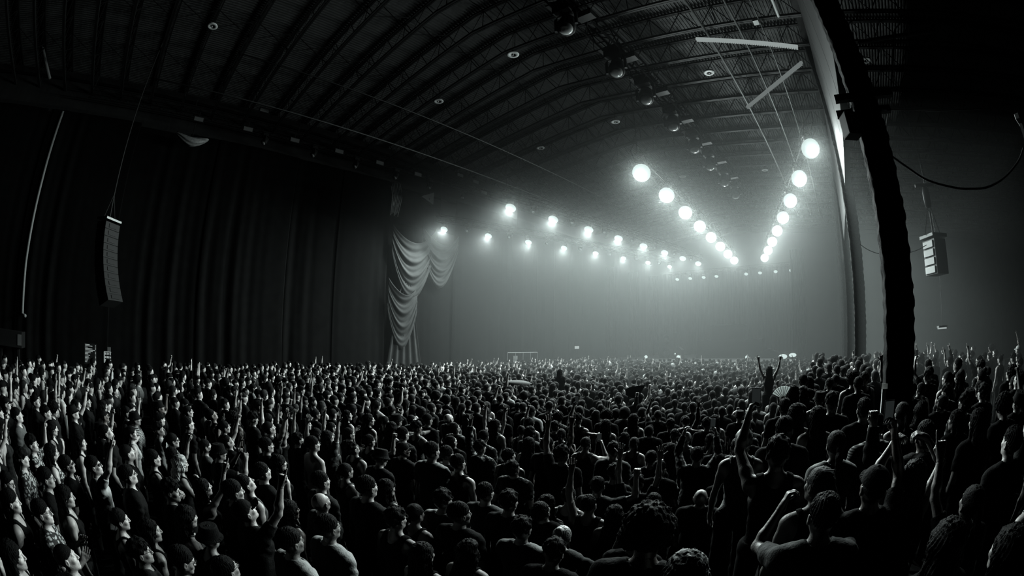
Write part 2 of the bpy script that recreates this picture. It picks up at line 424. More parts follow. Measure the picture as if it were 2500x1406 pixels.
def build_glasses(dark):
    """frames in the head's frame, plus lens panes"""
    def fr(p):
        q = p.copy(); q[:, 0] = np.abs(q[:, 0])
        x, z = q[:, 0] - 0.0335, q[:, 2] - 1.664
        rim = np.hypot(np.hypot(x / 1.15, z * 1.15) - 0.0215, q[:, 1] - (0.112 - 0.45 * q[:, 0] ** 2 * 6)) - 0.0026
        d = np.minimum(rim, cone(q, (0, 0.116, 1.669), (0.010, 0.114, 1.667), 0.0022, 0.0022))
        d = np.minimum(d, cone(q, (0.056, 0.102, 1.668), (0.081, 0.0, 1.668), 0.0026, 0.0026))
        return d
    def ln(p):
        q = p.copy(); q[:, 0] = np.abs(q[:, 0])
        x, z = q[:, 0] - 0.0335, q[:, 2] - 1.664
        return np.maximum(np.hypot(x / 1.15, z * 1.15) - 0.0215, np.abs(q[:, 1] - (0.112 - 0.45 * q[:, 0] ** 2 * 6)) - 0.0022)
    f = (lambda p: np.minimum(fr(p), ln(p))) if dark else fr
    return surface_net(f, (-0.1, -0.03, 1.62), (0.1, 0.14, 1.71), 0.0030)

# ================================================================ materials
def mat(name, c, rough=0.7, noise=0.0, scale=8.0, bump=0.0, bscale=40.0, metal=0.0, spec=0.35, sheen=0.0):
    m = bpy.data.materials.new(name); m.use_nodes = True
    nt = m.node_tree; b = nt.nodes['Principled BSDF']
    c = (c, c, c) if not isinstance(c, tuple) else c
    b.inputs['Base Color'].default_value = (*c, 1); b.inputs['Roughness'].default_value = rough
    b.inputs['Metallic'].default_value = metal; b.inputs['Specular IOR Level'].default_value = spec
    if sheen: b.inputs['Sheen Weight'].default_value = sheen
    if noise or bump:
        tc = nt.nodes.new('ShaderNodeTexCoord')
    if noise:
        n = nt.nodes.new('ShaderNodeTexNoise'); n.inputs['Scale'].default_value = scale; n.inputs['Detail'].default_value = 4
        r = nt.nodes.new('ShaderNodeMapRange'); r.inputs['From Min'].default_value = 0.3; r.inputs['From Max'].default_value = 0.7
        r.inputs['To Min'].default_value = 1 - noise; r.inputs['To Max'].default_value = 1 + noise
        mx = nt.nodes.new('ShaderNodeVectorMath'); mx.operation = 'SCALE'; mx.inputs[0].default_value = c
        nt.links.new(tc.outputs['Object'], n.inputs['Vector']); nt.links.new(n.outputs['Fac'], r.inputs['Value'])
        nt.links.new(r.outputs['Result'], mx.inputs['Scale']); nt.links.new(mx.outputs['Vector'], b.inputs['Base Color'])
    if bump:
        n = nt.nodes.new('ShaderNodeTexNoise'); n.inputs['Scale'].default_value = bscale; n.inputs['Detail'].default_value = 3
        bp = nt.nodes.new('ShaderNodeBump'); bp.inputs['Strength'].default_value = bump; bp.inputs['Distance'].default_value = 0.02
        nt.links.new(tc.outputs['Object'], n.inputs['Vector']); nt.links.new(n.outputs['Fac'], bp.inputs['Height']); nt.links.new(bp.outputs['Normal'], b.inputs['Normal'])
    return m
def emit(name, c, k):
    m = bpy.data.materials.new(name); m.use_nodes = True; nt = m.node_tree; nt.nodes.clear()
    e = nt.nodes.new('ShaderNodeEmission'); e.inputs[0].default_value = (*c, 1); e.inputs[1].default_value = k
    o = nt.nodes.new('ShaderNodeOutputMaterial'); nt.links.new(e.outputs[0], o.inputs[0])
    m.cycles.emission_sampling = 'NONE'
    return m
def striped(name, c1, c2, scale, ax=0):
    m = mat(name, c1, 0.8, spec=.08); nt = m.node_tree; b = nt.nodes['Principled BSDF']
    tc = nt.nodes.new('ShaderNodeTexCoord'); w = nt.nodes.new('ShaderNodeTexWave'); w.bands_direction = 'XYZ'[ax]; w.inputs['Scale'].default_value = scale; w.inputs['Distortion'].default_value = 0.3
    cr = nt.nodes.new('ShaderNodeValToRGB'); cr.color_ramp.interpolation = 'CONSTANT'; cr.color_ramp.elements[1].position = 0.5
    cr.color_ramp.elements[0].color = (*c1, 1); cr.color_ramp.elements[1].color = (*c2, 1)
    nt.links.new(tc.outputs['Object'], w.inputs[0]); nt.links.new(w.outputs['Fac'], cr.inputs[0]); nt.links.new(cr.outputs[0], b.inputs['Base Color'])
    return m
def print_mat(name, c1, c2, scale):
    m = mat(name, c1, 0.8, spec=.08); nt = m.node_tree; b = nt.nodes['Principled BSDF']
    tc = nt.nodes.new('ShaderNodeTexCoord'); w = nt.nodes.new('ShaderNodeTexVoronoi'); w.inputs['Scale'].default_value = scale
    cr = nt.nodes.new('ShaderNodeValToRGB'); cr.color_ramp.elements[0].position = 0.35; cr.color_ramp.elements[1].position = 0.5
    cr.color_ramp.elements[0].color = (*c2, 1); cr.color_ramp.elements[1].color = (*c1, 1)
    nt.links.new(tc.outputs['Object'], w.inputs['Vector']); nt.links.new(w.outputs['Distance'], cr.inputs[0]); nt.links.new(cr.outputs[0], b.inputs['Base Color'])
    return m
g = lambda v: (v * 0.97, v, v * 0.99)
M = dict(
    concrete=mat('dark_floor_concrete', g(0.02), 0.85, 0.3, 2, spec=0.05), deck=mat('painted_corrugated_deck', g(0.075), 0.6, 0.12, 1.5, spec=0.2), joist=mat('primed_joist_steel', g(0.014), 0.6, 0.2, 6, spec=0.12),
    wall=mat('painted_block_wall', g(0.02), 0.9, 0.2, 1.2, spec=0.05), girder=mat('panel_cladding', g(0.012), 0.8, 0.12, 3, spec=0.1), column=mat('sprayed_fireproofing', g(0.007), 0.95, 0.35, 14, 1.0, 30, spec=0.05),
    drape=mat('black_drape', g(0.0045), 0.85, 0.15, 2, 0.3, 60, spec=0.02), swagcloth=mat('grey_swag_cloth', g(0.03), 0.8, 0.15, 2, 0.2, 50, spec=0.1), backdrop=mat('grey_backdrop_cloth', g(0.02), 0.9, 0.1, 2, spec=0.03), black=mat('black_powder_coat', g(0.012), 0.6, spec=.12),
    truss=mat('black_truss_tube', g(0.005), 0.8, spec=0.03), pipe=mat('white_painted_pipe', g(0.22), 0.5, 0.1, 8), tube=mat('white_pvc_tube', g(0.75), 0.45), cable=mat('black_cable', g(0.01), 0.6),
    glass=mat('lens_glass', g(0.35), 0.15, spec=0.8), cover=mat('translucent_plastic_cover', g(0.25), 0.35, 0.3, 9, 0.6, 12), chrome=mat('chrome', g(0.7), 0.2, metal=1.0),
    grille=mat('speaker_grille', g(0.012), 0.8, 0.2, 60, spec=.05), stage=mat('black_stage_ply', g(0.04), 0.7, 0.2, 4), paper=mat('white_paper', g(0.75), 0.8, 0.1, 20),
    rail=mat('galvanised_rail', g(0.12), 0.4, metal=0.5), disc=mat('white_sprinkler_plate', g(0.7), 0.5, 0.2, 30), grey=mat('grey_enamel', g(0.12), 0.5),
    screen=emit('lit_screen', (0.75, 0.9, 0.9), 0.018), white_e=emit('lit_letters', TINT, 0.42), batten=emit('tube_glow', TINT, 0.34), batten2=emit('dim_tube_glow', TINT, 0.17), galv=mat('galvanised_pipe', g(0.35), 0.5, 0.1, 8), torch=emit('torch_light', (.8, .9, .9), 1.5), lens=emit('lamp_lens', (0.62, 0.75, 0.73), 0.72), dimlens=emit('floor_lamp_lens', (0.62, 0.75, 0.73), 1.0),  # the batten entries put the white tubes' brightness in as emission
    skin=mat('skin_medium', (0.36, 0.35, 0.34), 0.42, 0.08, 12, 0.15, 90), skin2=mat('skin_fair', (0.50, 0.48, 0.47), 0.42, 0.06, 12, 0.15, 90), skin3=mat('skin_deep', (0.22, 0.20, 0.19), 0.38, 0.08, 12, 0.15, 90),
    hair=mat('black_hair', g(0.0035), 0.6, 0.3, 60, 0.6, 160, spec=0.05), hairb=mat('brown_hair', g(0.012), 0.6, 0.3, 60, 0.6, 160, spec=0.1), hairl=mat('light_hair', g(0.42), 0.45, 0.25, 60, spec=0.5),
    c_black=mat('black_cotton', g(0.006), 0.85, 0.2, 30, 0.3, 60, spec=0.06), c_char=mat('charcoal_cotton', g(0.02), 0.85, 0.2, 30, 0.3, 60, spec=0.06), c_grey=mat('grey_cotton', g(0.11), 0.85, 0.15, 30, 0.3, 60, spec=0.1),
    c_white=mat('white_cotton', g(0.48), 0.85, 0.06, 30, 0.3, 60, spec=0.15), c_stripe=striped('striped_jersey', g(0.05), g(0.4), 14, 2), c_print=print_mat('patterned_cloth', g(0.03), g(0.45), 26), denim=mat('dark_denim', g(0.04), 0.85, 0.2, 60, spec=0.05),
    phone=mat('phone_glass', g(0.02), 0.15, spec=0.6))

def paper_mat():
    m = bpy.data.materials.new('fan_paper'); m.use_nodes = True; nt = m.node_tree; nt.nodes.clear()
    a = nt.nodes.new('ShaderNodeBsdfTranslucent'); b = nt.nodes.new('ShaderNodeBsdfDiffuse'); a.inputs[0].default_value = b.inputs[0].default_value = (.75, .78, .77, 1)
    x = nt.nodes.new('ShaderNodeMixShader'); o = nt.nodes.new('ShaderNodeOutputMaterial')
    nt.links.new(a.outputs[0], x.inputs[1]); nt.links.new(b.outputs[0], x.inputs[2]); nt.links.new(x.outputs[0], o.inputs[0]); return m
M['fan'] = paper_mat()
# ================================================================ mesh helpers
class MB:
    def __init__(s): s.v, s.f = [], []
    def add(s, V, F):
        n = len(s.v); s.v += [tuple(p) for p in V]; s.f += [tuple(i + n for i in f) for f in F]; return s
    def box(s, c, d, R=None):
        c = Vector(c); hx, hy, hz = (q / 2 for q in d)
        V = [Vector((x, y, z)) for x in (-hx, hx) for y in (-hy, hy) for z in (-hz, hz)]
        if R is not None: V = [R @ p for p in V]
        return s.add([c + p for p in V], [(0, 1, 3, 2), (4, 6, 7, 5), (0, 4, 5, 1), (2, 3, 7, 6), (0, 2, 6, 4), (1, 5, 7, 3)])
    def bar(s, a, b, w, h=None, up=(0, 0, 1)):
        a, b = Vector(a), Vector(b); h = h or w; d = (b - a).normalized(); u = Vector(up)
        if abs(d.dot(u)) > 0.95: u = Vector((1, 0, 0))
        x = d.cross(u).normalized(); z = x.cross(d)
        V = [p + x * i * w / 2 + z * j * h / 2 for p in (a, b) for i, j in ((-1, -1), (1, -1), (1, 1), (-1, 1))]
        return s.add(V, [(3, 2, 1, 0), (4, 5, 6, 7)] + [(i, (i + 1) % 4, 4 + (i + 1) % 4, 4 + i) for i in range(4)])
    def tube(s, pts, r, n=8, r2=None):
        pts = [Vector(p) for p in pts]; V, F = [], []
        for k, p in enumerate(pts):
            d = (pts[min(k + 1, len(pts) - 1)] - pts[max(k - 1, 0)]).normalized()
            u = Vector((0, 0, 1)) if abs(d.z) < 0.9 else Vector((1, 0, 0))
            x = d.cross(u).normalized(); y = x.cross(d)
            rr = r if r2 is None else r + (r2 - r) * k / (len(pts) - 1)
            V += [p + (x * math.cos(t) + y * math.sin(t)) * rr for t in (2 * math.pi * i / n for i in range(n))]
        for k in range(len(pts) - 1):
            F += [(k * n + i, k * n + (i + 1) % n, (k + 1) * n + (i + 1) % n, (k + 1) * n + i) for i in range(n)]
        F += [tuple(range(n))[::-1], tuple(range((len(pts) - 1) * n, len(pts) * n))]
        return s.add(V, F)
    def lathe(s, prof, c=(0, 0, 0), n=16, R=None):
        c = Vector(c); V, F = [], []
        for r, z in prof:
            for i in range(n):
                p = Vector((r * math.cos(2 * math.pi * i / n), r * math.sin(2 * math.pi * i / n), z)); V.append(c + (R @ p if R else p))
        for k in range(len(prof) - 1):
            F += [(k * n + i, k * n + (i + 1) % n, (k + 1) * n + (i + 1) % n, (k + 1) * n + i) for i in range(n)]
        F += [tuple(range(n))[::-1], tuple(range((len(prof) - 1) * n, len(prof) * n))]
        return s.add(V, F)
    def mesh(s, name, m, smooth=False):
        me = bpy.data.meshes.new(name); me.from_pydata([tuple(v) for v in s.v], [], s.f); me.update()
        me.materials.append(m)
        if smooth: me.polygons.foreach_set('use_smooth', [True] * len(me.polygons))
        return me
    def build(s, name, m, parent=None, smooth=False, bevel=0.0):
        o = link(name, s.mesh(name, m, smooth), parent)
        if bevel: b = o.modifiers.new('bevel', 'BEVEL'); b.width = bevel; b.segments = 2
        return o
def link(name, data, parent=None, loc=None):
    o = bpy.data.objects.new(name, data); COL.objects.link(o)
    if parent is not None: o.parent = parent
    if loc is not None: o.location = loc
    return o
def tag(o, label=None, cat=None, group=None, kind=None):
    for k, v in (('label', label), ('category', cat), ('group', group), ('kind', kind)):
        if v: o[k] = v
    return o
def root(name, loc, label, cat, group=None, rz=0.0):
    o = link(name, None, None, loc); o.rotation_euler.z = rz; o.empty_display_size = 0.1
    return tag(o, label, cat, group)
def struct(o, label=None): return tag(o, label, None, None, 'structure')
def copy_tree(o, parent=None):
    c = o.copy(); COL.objects.link(c); c.parent = parent
    for ch in list(o.children): copy_tree(ch, c)
    return c
def grid_mesh(name, f, nu, nv, m, parent=None, thick=0.0):
    V = [f(i / nu, j / nv) for j in range(nv + 1) for i in range(nu + 1)]
    Q = [(j * (nu + 1) + i, j * (nu + 1) + i + 1, (j + 1) * (nu + 1) + i + 1, (j + 1) * (nu + 1) + i) for j in range(nv) for i in range(nu)]
    o = link(name, np_mesh(name, V, Q, [m]), parent)
    if thick: s = o.modifiers.new('thick', 'SOLIDIFY'); s.thickness = thick
    return o
def ordinal(n):
    w = ['first', 'second', 'third', 'fourth', 'fifth', 'sixth', 'seventh', 'eighth', 'ninth', 'tenth', 'eleventh', 'twelfth', 'thirteenth', 'fourteenth', 'fifteenth', 'sixteenth', 'seventeenth', 'eighteenth', 'nineteenth', 'twentieth']
    if n <= 20: return w[n - 1]
    t = {2: 'twenty', 3: 'thirty', 4: 'forty', 5: 'fifty', 6: 'sixty'}[n // 10]
    return t + '-' + w[n % 10 - 1] if n % 10 else {20: 'twentieth', 30: 'thirtieth', 40: 'fortieth', 50: 'fiftieth', 60: 'sixtieth'}[n]

# ================================================================ the hall
XL, XC, RIDGE = -24.6, 1.04, -11.6              # left wall, column line, roof ridge
YB, YF = -15.0, 54.5                            # behind the camera, behind the stage
def roof_z(x, low=False):                        # underside of the deck; the lower chord of a joist hangs 1.15 m below
    return CAM_Z + 13.75 - 0.105 * abs(x - RIDGE) - (1.15 if low else 0)
struct(MB().box((0, 20, -0.1), (54, 74, 0.2)).build('floor', M['concrete']), 'dark hall floor under the crowd')
struct(MB().box((XL - 0.15, 19.75, 8), (0.3, 70, 16)).build('wall_left', M['wall']), 'dark left side wall behind the drapes')
struct(MB().box((-1, YF + 0.15, 8), (50, 0.3, 16)).build('wall_back', M['wall']), 'dark end wall behind the stage')
struct(MB().box((24.15, 19.75, 8), (0.3, 70, 16)).build('wall_right', M['wall']), 'dark far wall of the right aisle')
def deck_part(x0, x1, name):
    V, n = [], int(abs(x1 - x0) / 0.155)
    prof = []
    for i in range(n):
        x = x0 + (x1 - x0) * i / n; w = (x1 - x0) / n
        for t, z in ((0, 0), (0.32, 0), (0.45, 0.045), (0.87, 0.045)): prof.append((x + w * t, z))
    prof.append((x1, 0))
    for y in (YB, YF): V += [(x, y, roof_z(x) + z) for x, z in prof]
    k = len(prof)
    return V, [(i, i + 1, k + i + 1, k + i) for i in range(k - 1)]
b = MB()
b.add(*deck_part(XL - 0.2, RIDGE, '')); b.add(*deck_part(RIDGE, 24.2, ''))
struct(b.build('ceiling', M['deck']), 'corrugated metal roof deck over the joists')
# columns along the right-hand line, rough with sprayed fireproofing
def column(x, y, top, w):
    f = lambda p: np.maximum(np.maximum(np.abs(p[:, 0]) - w / 2, np.abs(p[:, 1]) - w / 2), np.maximum(p[:, 2] - 13.5, 0.02 - p[:, 2])) + 0.012 * np.sin(p[:, 2] * 9 + 3 * np.sin(p[:, 0] * 20)) * np.sin(p[:, 0] * 30 + p[:, 2] * 3) * np.sin(p[:, 1] * 27 + 1) + 0.008 * np.sin(p[:, 2] * 31 + p[:, 0] * 15)
    V, Q = surface_net(f, (-w / 2 - .06, -w / 2 - .06, -0.02), (w / 2 + .06, w / 2 + .06, 13.6), 0.035)
    return np_mesh('column', V, Q, [M['column']])
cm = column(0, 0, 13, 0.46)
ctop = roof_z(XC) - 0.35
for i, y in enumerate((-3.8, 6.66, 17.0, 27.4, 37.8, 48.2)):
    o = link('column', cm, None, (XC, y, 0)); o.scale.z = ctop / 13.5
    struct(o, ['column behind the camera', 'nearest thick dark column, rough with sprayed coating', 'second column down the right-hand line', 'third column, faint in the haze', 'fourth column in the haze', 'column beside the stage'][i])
# joists: one truss every 2.03 m on each side of the column line
def joist(x0, x1):
    b = MB(); n = int(round((x1 - x0) / 1.45)); xs = [x0 + (x1 - x0) * i / n for i in range(n + 1)]
    brk = [x0] + ([RIDGE] if x0 < RIDGE < x1 else []) + [x1]
    for a, c in zip(brk, brk[1:]):
        for off in (-0.05, 0.05):
            b.bar((a, off, roof_z(a, True)), (c, off, roof_z(c, True)), 0.075, 0.10)
            b.bar((a, off, roof_z(a) - 0.08), (c, off, roof_z(c) - 0.08), 0.07, 0.09)
    for i in range(n):
        xa, xb = xs[i], xs[i + 1]; xm = (xa + xb) / 2
        b.tube([(xa, 0, roof_z(xa, True)), (xm, 0, roof_z(xm) - 0.08)], 0.022, 5); b.tube([(xm, 0, roof_z(xm) - 0.08), (xb, 0, roof_z(xb, True))], 0.022, 5)
        if i % 2: b.tube([(xm, 0, roof_z(xm, True)), (xm, 0, roof_z(xm) - 0.08)], 0.018, 5)
    return b
jl = joist(XL, XC).mesh('roof_joist', M['joist']); jr = joist(XC + 0.15, 24.0).mesh('roof_joist', M['joist'])
y = 12.2 - 2.03 * 12; k = 0
while y < 53.5:
    k += 1
    for me, side in ((jl, 'main hall'), (jr, 'right aisle')):
        o = link('roof_joist', me, None, (0, y, 0))
        tag(o, f'open-web steel joist under the {side} roof, {ordinal(k)} from the rear', 'joist', f'roof joists over the {side}', 'structure')
    y += 2.03
# cross bridging between joists
b = MB()
for x in (-21.0, -17.2, -13.4, -9.8, -6.2, -2.6):
    y = 12.2 - 2.03 * 12
    while y < 51:
        z0, z1 = roof_z(x, True), roof_z(x) - 0.1
        b.bar((x, y, z0), (x, y + 2.03, z1), 0.03); b.bar((x + 0.05, y, z1), (x + 0.05, y + 2.03, z0), 0.03); y += 2.03
struct(b.build('trim_1', M['joist']), 'diagonal cross bridging between the roof joists')
# clad girder along the column line, hanging from the roof beyond the nearest column
b = MB()
for i in range(16):
    b.box((XC + 0.02, 7.2 + i * 2.9 + 1.42, 11.1), (0.22, 2.86, 4.9))
struct(b.build('trim_2', M['girder'], bevel=0.01), 'grey panel-clad girder along the column line')
struct(MB().bar((XC, YB, roof_z(XC) - .3), (XC, YF, roof_z(XC) - .3), .4, .6).build('trim_3', M['joist']), 'dark roof beam above the columns')
# left eaves beam, top of the drapes
for i, (h, dx) in enumerate(((11.9, 0.5), (9.95, 0.25))):
    struct(MB().bar((XL + dx, YB, CAM_Z + h), (XL + dx, YF, CAM_Z + h), .3, .35).build('trim_%d' % (4 + i), M['joist']), ['upper', 'lower'][i] + ' eaves beam along the left wall')

# ---------------------------------------------------------------- sprinkler and conduit pipes
def pipe(pts, r, label, m='pipe', name='pipe', cat='pipe', group=None, n=8):
    return tag(MB().tube(pts, r, n).build(name, M[m], smooth=True), label, cat, group)
pipe([(-3.0, 2, CAM_Z + 11.4), (-3.0, 44, CAM_Z + 11.4)], 0.055, 'long grey pipe under the joists beside the central lighting truss', 'galv')
pipe([(-1.66, 2, CAM_Z + 11.35), (-1.66, 44, CAM_Z + 11.35)], 0.045, 'long grey pipe under the joists, between two parallel pipes', 'galv')
pipe([(-0.72, 2, CAM_Z + 11.3), (-0.72, 44, CAM_Z + 11.3)], 0.03, 'thin grey conduit under the joists with a square junction box', 'galv')
pipe([(0.1, 2, CAM_Z + 11.2), (0.1, 14, CAM_Z + 11.2)], 0.05, 'short grey pipe under the joists closest to the column line', 'galv')
tag(MB().box(on(1845, 53, Z=CAM_Z + 11.3), (0.22, 0.3, 0.12)).build('junction_box', M['tube']), 'small white square junction box on the thin ceiling conduit', 'junction box')
pipe([(-21.6, -2, CAM_Z + 11.35), (-21.6, 30, CAM_Z + 11.35)], 0.035, 'thin pale pipe high on the left, closest to the drapes', 'galv')
pipe([(-17.9, 2, CAM_Z + 11.6), (-17.9, 34, CAM_Z + 11.6)], 0.028, 'thin pale pipe under the left joists, farther from the wall', 'galv')
pipe([on(154, 272, X=-24.0), on(102, 442, X=-24.0), on(63, 640, X=-24.0), on(55, 765, X=-24.0), on(62, 771, X=-23.7)], 0.085, 'tall white downpipe with an elbow on the left wall', 'pipe', 'downpipe', 'downpipe', n=10)
pipe([on(78, 0, X=-22.5), on(100, 90, X=-22.5), on(122, 192, X=-22.5)], 0.09, 'faint grey pipe running up to the roof at the far left', 'grey', n=10)
for a, c, r, l in ((on(1700, 95, D=16), on(1947, 114, D=14.5), 0.06, 'bright white ribbed batten tube with added glow under the roof, reaching the second column'),
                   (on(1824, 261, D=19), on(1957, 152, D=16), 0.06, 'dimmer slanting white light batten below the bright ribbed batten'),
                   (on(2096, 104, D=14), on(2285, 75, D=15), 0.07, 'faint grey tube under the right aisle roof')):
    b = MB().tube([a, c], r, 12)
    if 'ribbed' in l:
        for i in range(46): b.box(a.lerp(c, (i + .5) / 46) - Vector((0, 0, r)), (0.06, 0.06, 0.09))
    tb = tag(b.build('glowing_tube' if 'batten' in l else 'tube', M['batten' if 'bright white' in l else 'batten2' if 'batten' in l else 'grey'], smooth=False), l, 'batten light' if 'batten' in l else 'tube')  # white tubes under the roof, their glow added as emission
    for f_ in (.12, .88): p = a.lerp(c, f_); MB().tube([p, (p.x, p.y, roof_z(p.x) - .03)], .008, 5).build('hanging_wire', M['cable'], tb)
# round white discs under the roof
prof = [(0.0, 0.05), (0.24, 0.04), (0.27, 0.0), (0.25, -0.02), (0.12, -0.03), (0.10, 0.02), (0.03, 0.02), (0.03, -0.05), (0.0, -0.05)]
for (px, py), where in zip([(1252, 133), (1070, 247), (1731, 177), (1502, 297), (1319, 361), (1667, 431), (1868, 415), (518, 64), (2116, 147), (2350, 60)],
                           ['nearest the hall centre, above the drape corner', 'left of the long joists, above the first swag', 'between the dark truss and the white tube', 'above the first bright lamp of the inner row',
                            'above the left fan rows of lamps', 'in the haze between the two bright rows', 'in the haze left of the right-hand bright row', 'at the dark upper left of the roof', 'right of the nearest column', 'at the upper right over the aisle']):
    p = on(px, py, Z=CAM_Z + 11.75)
    r_ = root('ceiling_fitting', p, 'round white roof fitting ' + where, 'ceiling fitting', 'round roof fittings')
    MB().lathe(prof, n=20).build('plate', M['disc'], r_, True)
    MB().tube([(0, 0, 0.03), (0, 0, 1.2)], 0.012, 6).build('stem', M['joist'], r_)

# ---------------------------------------------------------------- drapes along the left wall
def drape(y0, y1, z0, z1, label, amp=0.08, per=1.3, x=XL + 0.42, m='drape', seed=0):
    rnd = random.Random(seed); ph = [rnd.uniform(0, 6.28) for _ in range(6)]
    def f(u, v):
        y = y0 + (y1 - y0) * u; z = z0 + (z1 - z0) * v
        a = amp * (0.35 + 0.65 * (1 - v)) * (0.45 + 0.55 * math.sin(y * 0.9 + ph[3]))
        w = math.sin(y * 2 * math.pi / per + 1.5 * math.sin(y * 1.3 + ph[0]) + 0.25 * math.sin(z * 0.7 + ph[1])) + 0.5 * math.sin(y * 4.1 * math.pi / per + ph[2])
        return (x + a * w + 0.06 * math.sin(y * 0.7 + ph[4]), y, z)
    return tag(grid_mesh('drape', f, max(20, int(abs(y1 - y0) * 16)), 24, M[m], None, 0.012), label, 'drape', 'tall black drapes on the left wall')
TOPZ = CAM_Z + 9.9
ed = [-14.0, -8.2, -2.2, 3.0, 8.0, 11.3, 14.75]
lb = ['behind the downpipe at the far left', 'behind the hanging left loudspeaker', 'left of the dark speaker stack drapes, mostly black', 'ending at the first lit vertical fold', 'right of the first lit vertical fold', 'next to the gathered swag']
for i in range(6): drape(ed[i] - 0.05, ed[i + 1] + 0.1, 0.05, TOPZ, 'tall black drape ' + lb[i], seed=i, x=XL + 0.42 + 0.12 * (i % 2))
lb2 = ['behind the swags and the first lamp', 'behind the second lamp of the outer row', 'behind the third lamp of the outer row', 'behind the fourth lamp of the outer row', 'deep in the haze left of the stage', 'beside the stage backdrop']
ed = [14.8, 20.5, 26.5, 32.5, 38.5, 45.0, 52.0]
for i in range(6): drape(ed[i], ed[i + 1] + 0.1, 0.05, CAM_Z + (9.9 if i else 7.3), 'tall black drape ' + lb2[i], seed=20 + i, x=XL + 0.42 + 0.12 * (i % 2), m='drape')
# swagged cloth hung in front
def swag(ya, yb, za, zb, sag, label, drop=0.9, seed=0):
    def f(u, v):
        s = 4 * u * (1 - u)
        z = za + (zb - za) * u - (sag * s) * (0.45 + v * 0.8) - v * drop
        y = ya + (yb - ya) * u
        return (XL + 0.85 + 0.22 * s * (1 - v) + 0.05 * (math.sin(v * 6.28 * 3.5 + u * 2 + seed) + .5 * math.sin(v * 6.28 * 8.3 + u * 5)) * (0.3 + s), y, z)
    return tag(grid_mesh('swag', f, 40, 70, M['swagcloth'], None, 0.012), label, 'swag', 'gathered swags on the left wall')
swag(15.0, 18.6, CAM_Z + 7.0, CAM_Z + 7.4, 2.6, 'gathered cloth swag sagging from the drape corner left of the first lamp', 1.6)
swag(17.4, 20.6, CAM_Z + 7.3, CAM_Z + 7.2, 2.2, 'gathered cloth swag sagging directly behind the first lamp', 1.2)
swag(14.9, 17.2, CAM_Z + 3.6, CAM_Z + 3.3, 1.9, 'lower gathered swag hanging below the other two swags', 1.9)
def tail(y0, y1, z0, z1, label):
    def f(u, v):
        k = 0.25 + 0.75 * v
        return (XL + 0.75 + 0.09 * math.sin(u * 6.28 * 5), (y0 + y1) / 2 + (u - 0.5) * (y1 - y0) * k, z1 + (z0 - z1) * v)
    return tag(grid_mesh('drape', f, 60, 30, M['swagcloth'], None, 0.012), label, 'drape')
tail(14.7, 18.0, 0.02, CAM_Z + 3.5, 'gathered drape tail fanning out to the floor under the swags')
b = MB()
for i in range(7): b.tube([(XL + 0.42, 14.75 + i * 0.13, CAM_Z + 9.95), (XL + 0.8, 14.78 + i * 0.12, CAM_Z + 8.9), (XL + 0.78, 14.76 + i * 0.09, CAM_Z + 7.6 + 0.1 * (i % 3))], 0.06, 8)
tag(b.build('cloth_bundle', M['cover'], smooth=True), 'tied pale cloth bundle hanging at the drape corner below the eaves', 'cloth')
# backdrop and wings of the stage
def bd(u, v): return (-22.4 + 17.4 * u, 53.4 + 0.10 * math.sin(u * 6.28 * 26) + 0.04 * math.sin(u * 6.28 * 61), 1.5 + 10.2 * v)
tag(grid_mesh('backdrop', bd, 260, 12, M['backdrop'], None, 0.012), 'wide grey cloth backdrop behind the stage, glowing in haze', 'backdrop')
for sx, lab in ((-22.3, 'left'), (-4.4, 'right')):
    for j, yy in enumerate((50.5, 46.0, 41.5)):
        def lg(u, v, sx=sx, yy=yy): return (sx + (-0.5 if sx < -10 else 0.5) * j + 1.3 * (u - .5), yy + 0.10 * math.sin(u * 6.28 * 4), 1.5 + 9.6 * v)
        tag(grid_mesh('wing_curtain', lg, 50, 10, M['drape'], None, 0.012), f'narrow black wing curtain on the {lab}, {ordinal(j + 1)} from the backdrop', 'curtain')

# ---------------------------------------------------------------- stage
SY = 36.5
b = MB().box((-13.3, (SY + 53.6) / 2, 0.75), (19.4, 53.6 - SY, 1.5))
st = tag(b.build('stage', M['stage'], bevel=0.02), 'wide black raised stage at the far end of the hall', 'stage')
MB().box((-13.3, SY - 0.03, 1.38), (19.4, 0.05, 0.10)).build('edge_trim', M['grey'], st)
# band riser and booth
t = root('booth', (-11.0, 45.0, 1.5), 'tall dark performer booth at centre stage in the haze', 'booth')
MB().box((0, 0, 0.9), (7.0, 2.4, 1.8)).build('lower_box', M['black'], t, bevel=.03); MB().box((-0.2, 0, 2.5), (3.6, 1.8, 1.4)).build('upper_box', M['black'], t, bevel=.03)
MB().box((-0.2, -0.6, 3.25), (3.0, 0.6, 0.12)).build('table_top', M['grey'], t)
def cabinet(loc, dims, label, cones=2):
    t = root('loudspeaker', loc, label, 'loudspeaker')
    w, d, h = dims
    MB().box((0, 0, h / 2), dims).build('cabinet', M['black'], t, bevel=.02)
    MB().box((0, -d / 2 - 0.012, h / 2), (w * .92, .02, h * .94)).build('grille', M['grille'], t)
    for i in range(cones):
        MB().lathe([(w * .34, 0), (w * .33, .02), (w * .1, -.02), (0, -.015)], (0, -d / 2 - .03, h * (i + .5) / cones), 16, Matrix.Rotation(math.pi / 2, 3, 'X')).build('cone', M['black'], t, True)
    return t
cabinet(tuple(on(1632, 852, Y=44).xy) + (1.5,), (1.6, 1.2, 2.6), 'tall dark loudspeaker stack left of the booth on the stage')
cabinet(tuple(on(1545, 850, Y=47).xy) + (1.5,), (1.5, 1.2, 1.7), 'low dark loudspeaker box at the left end of the stage')
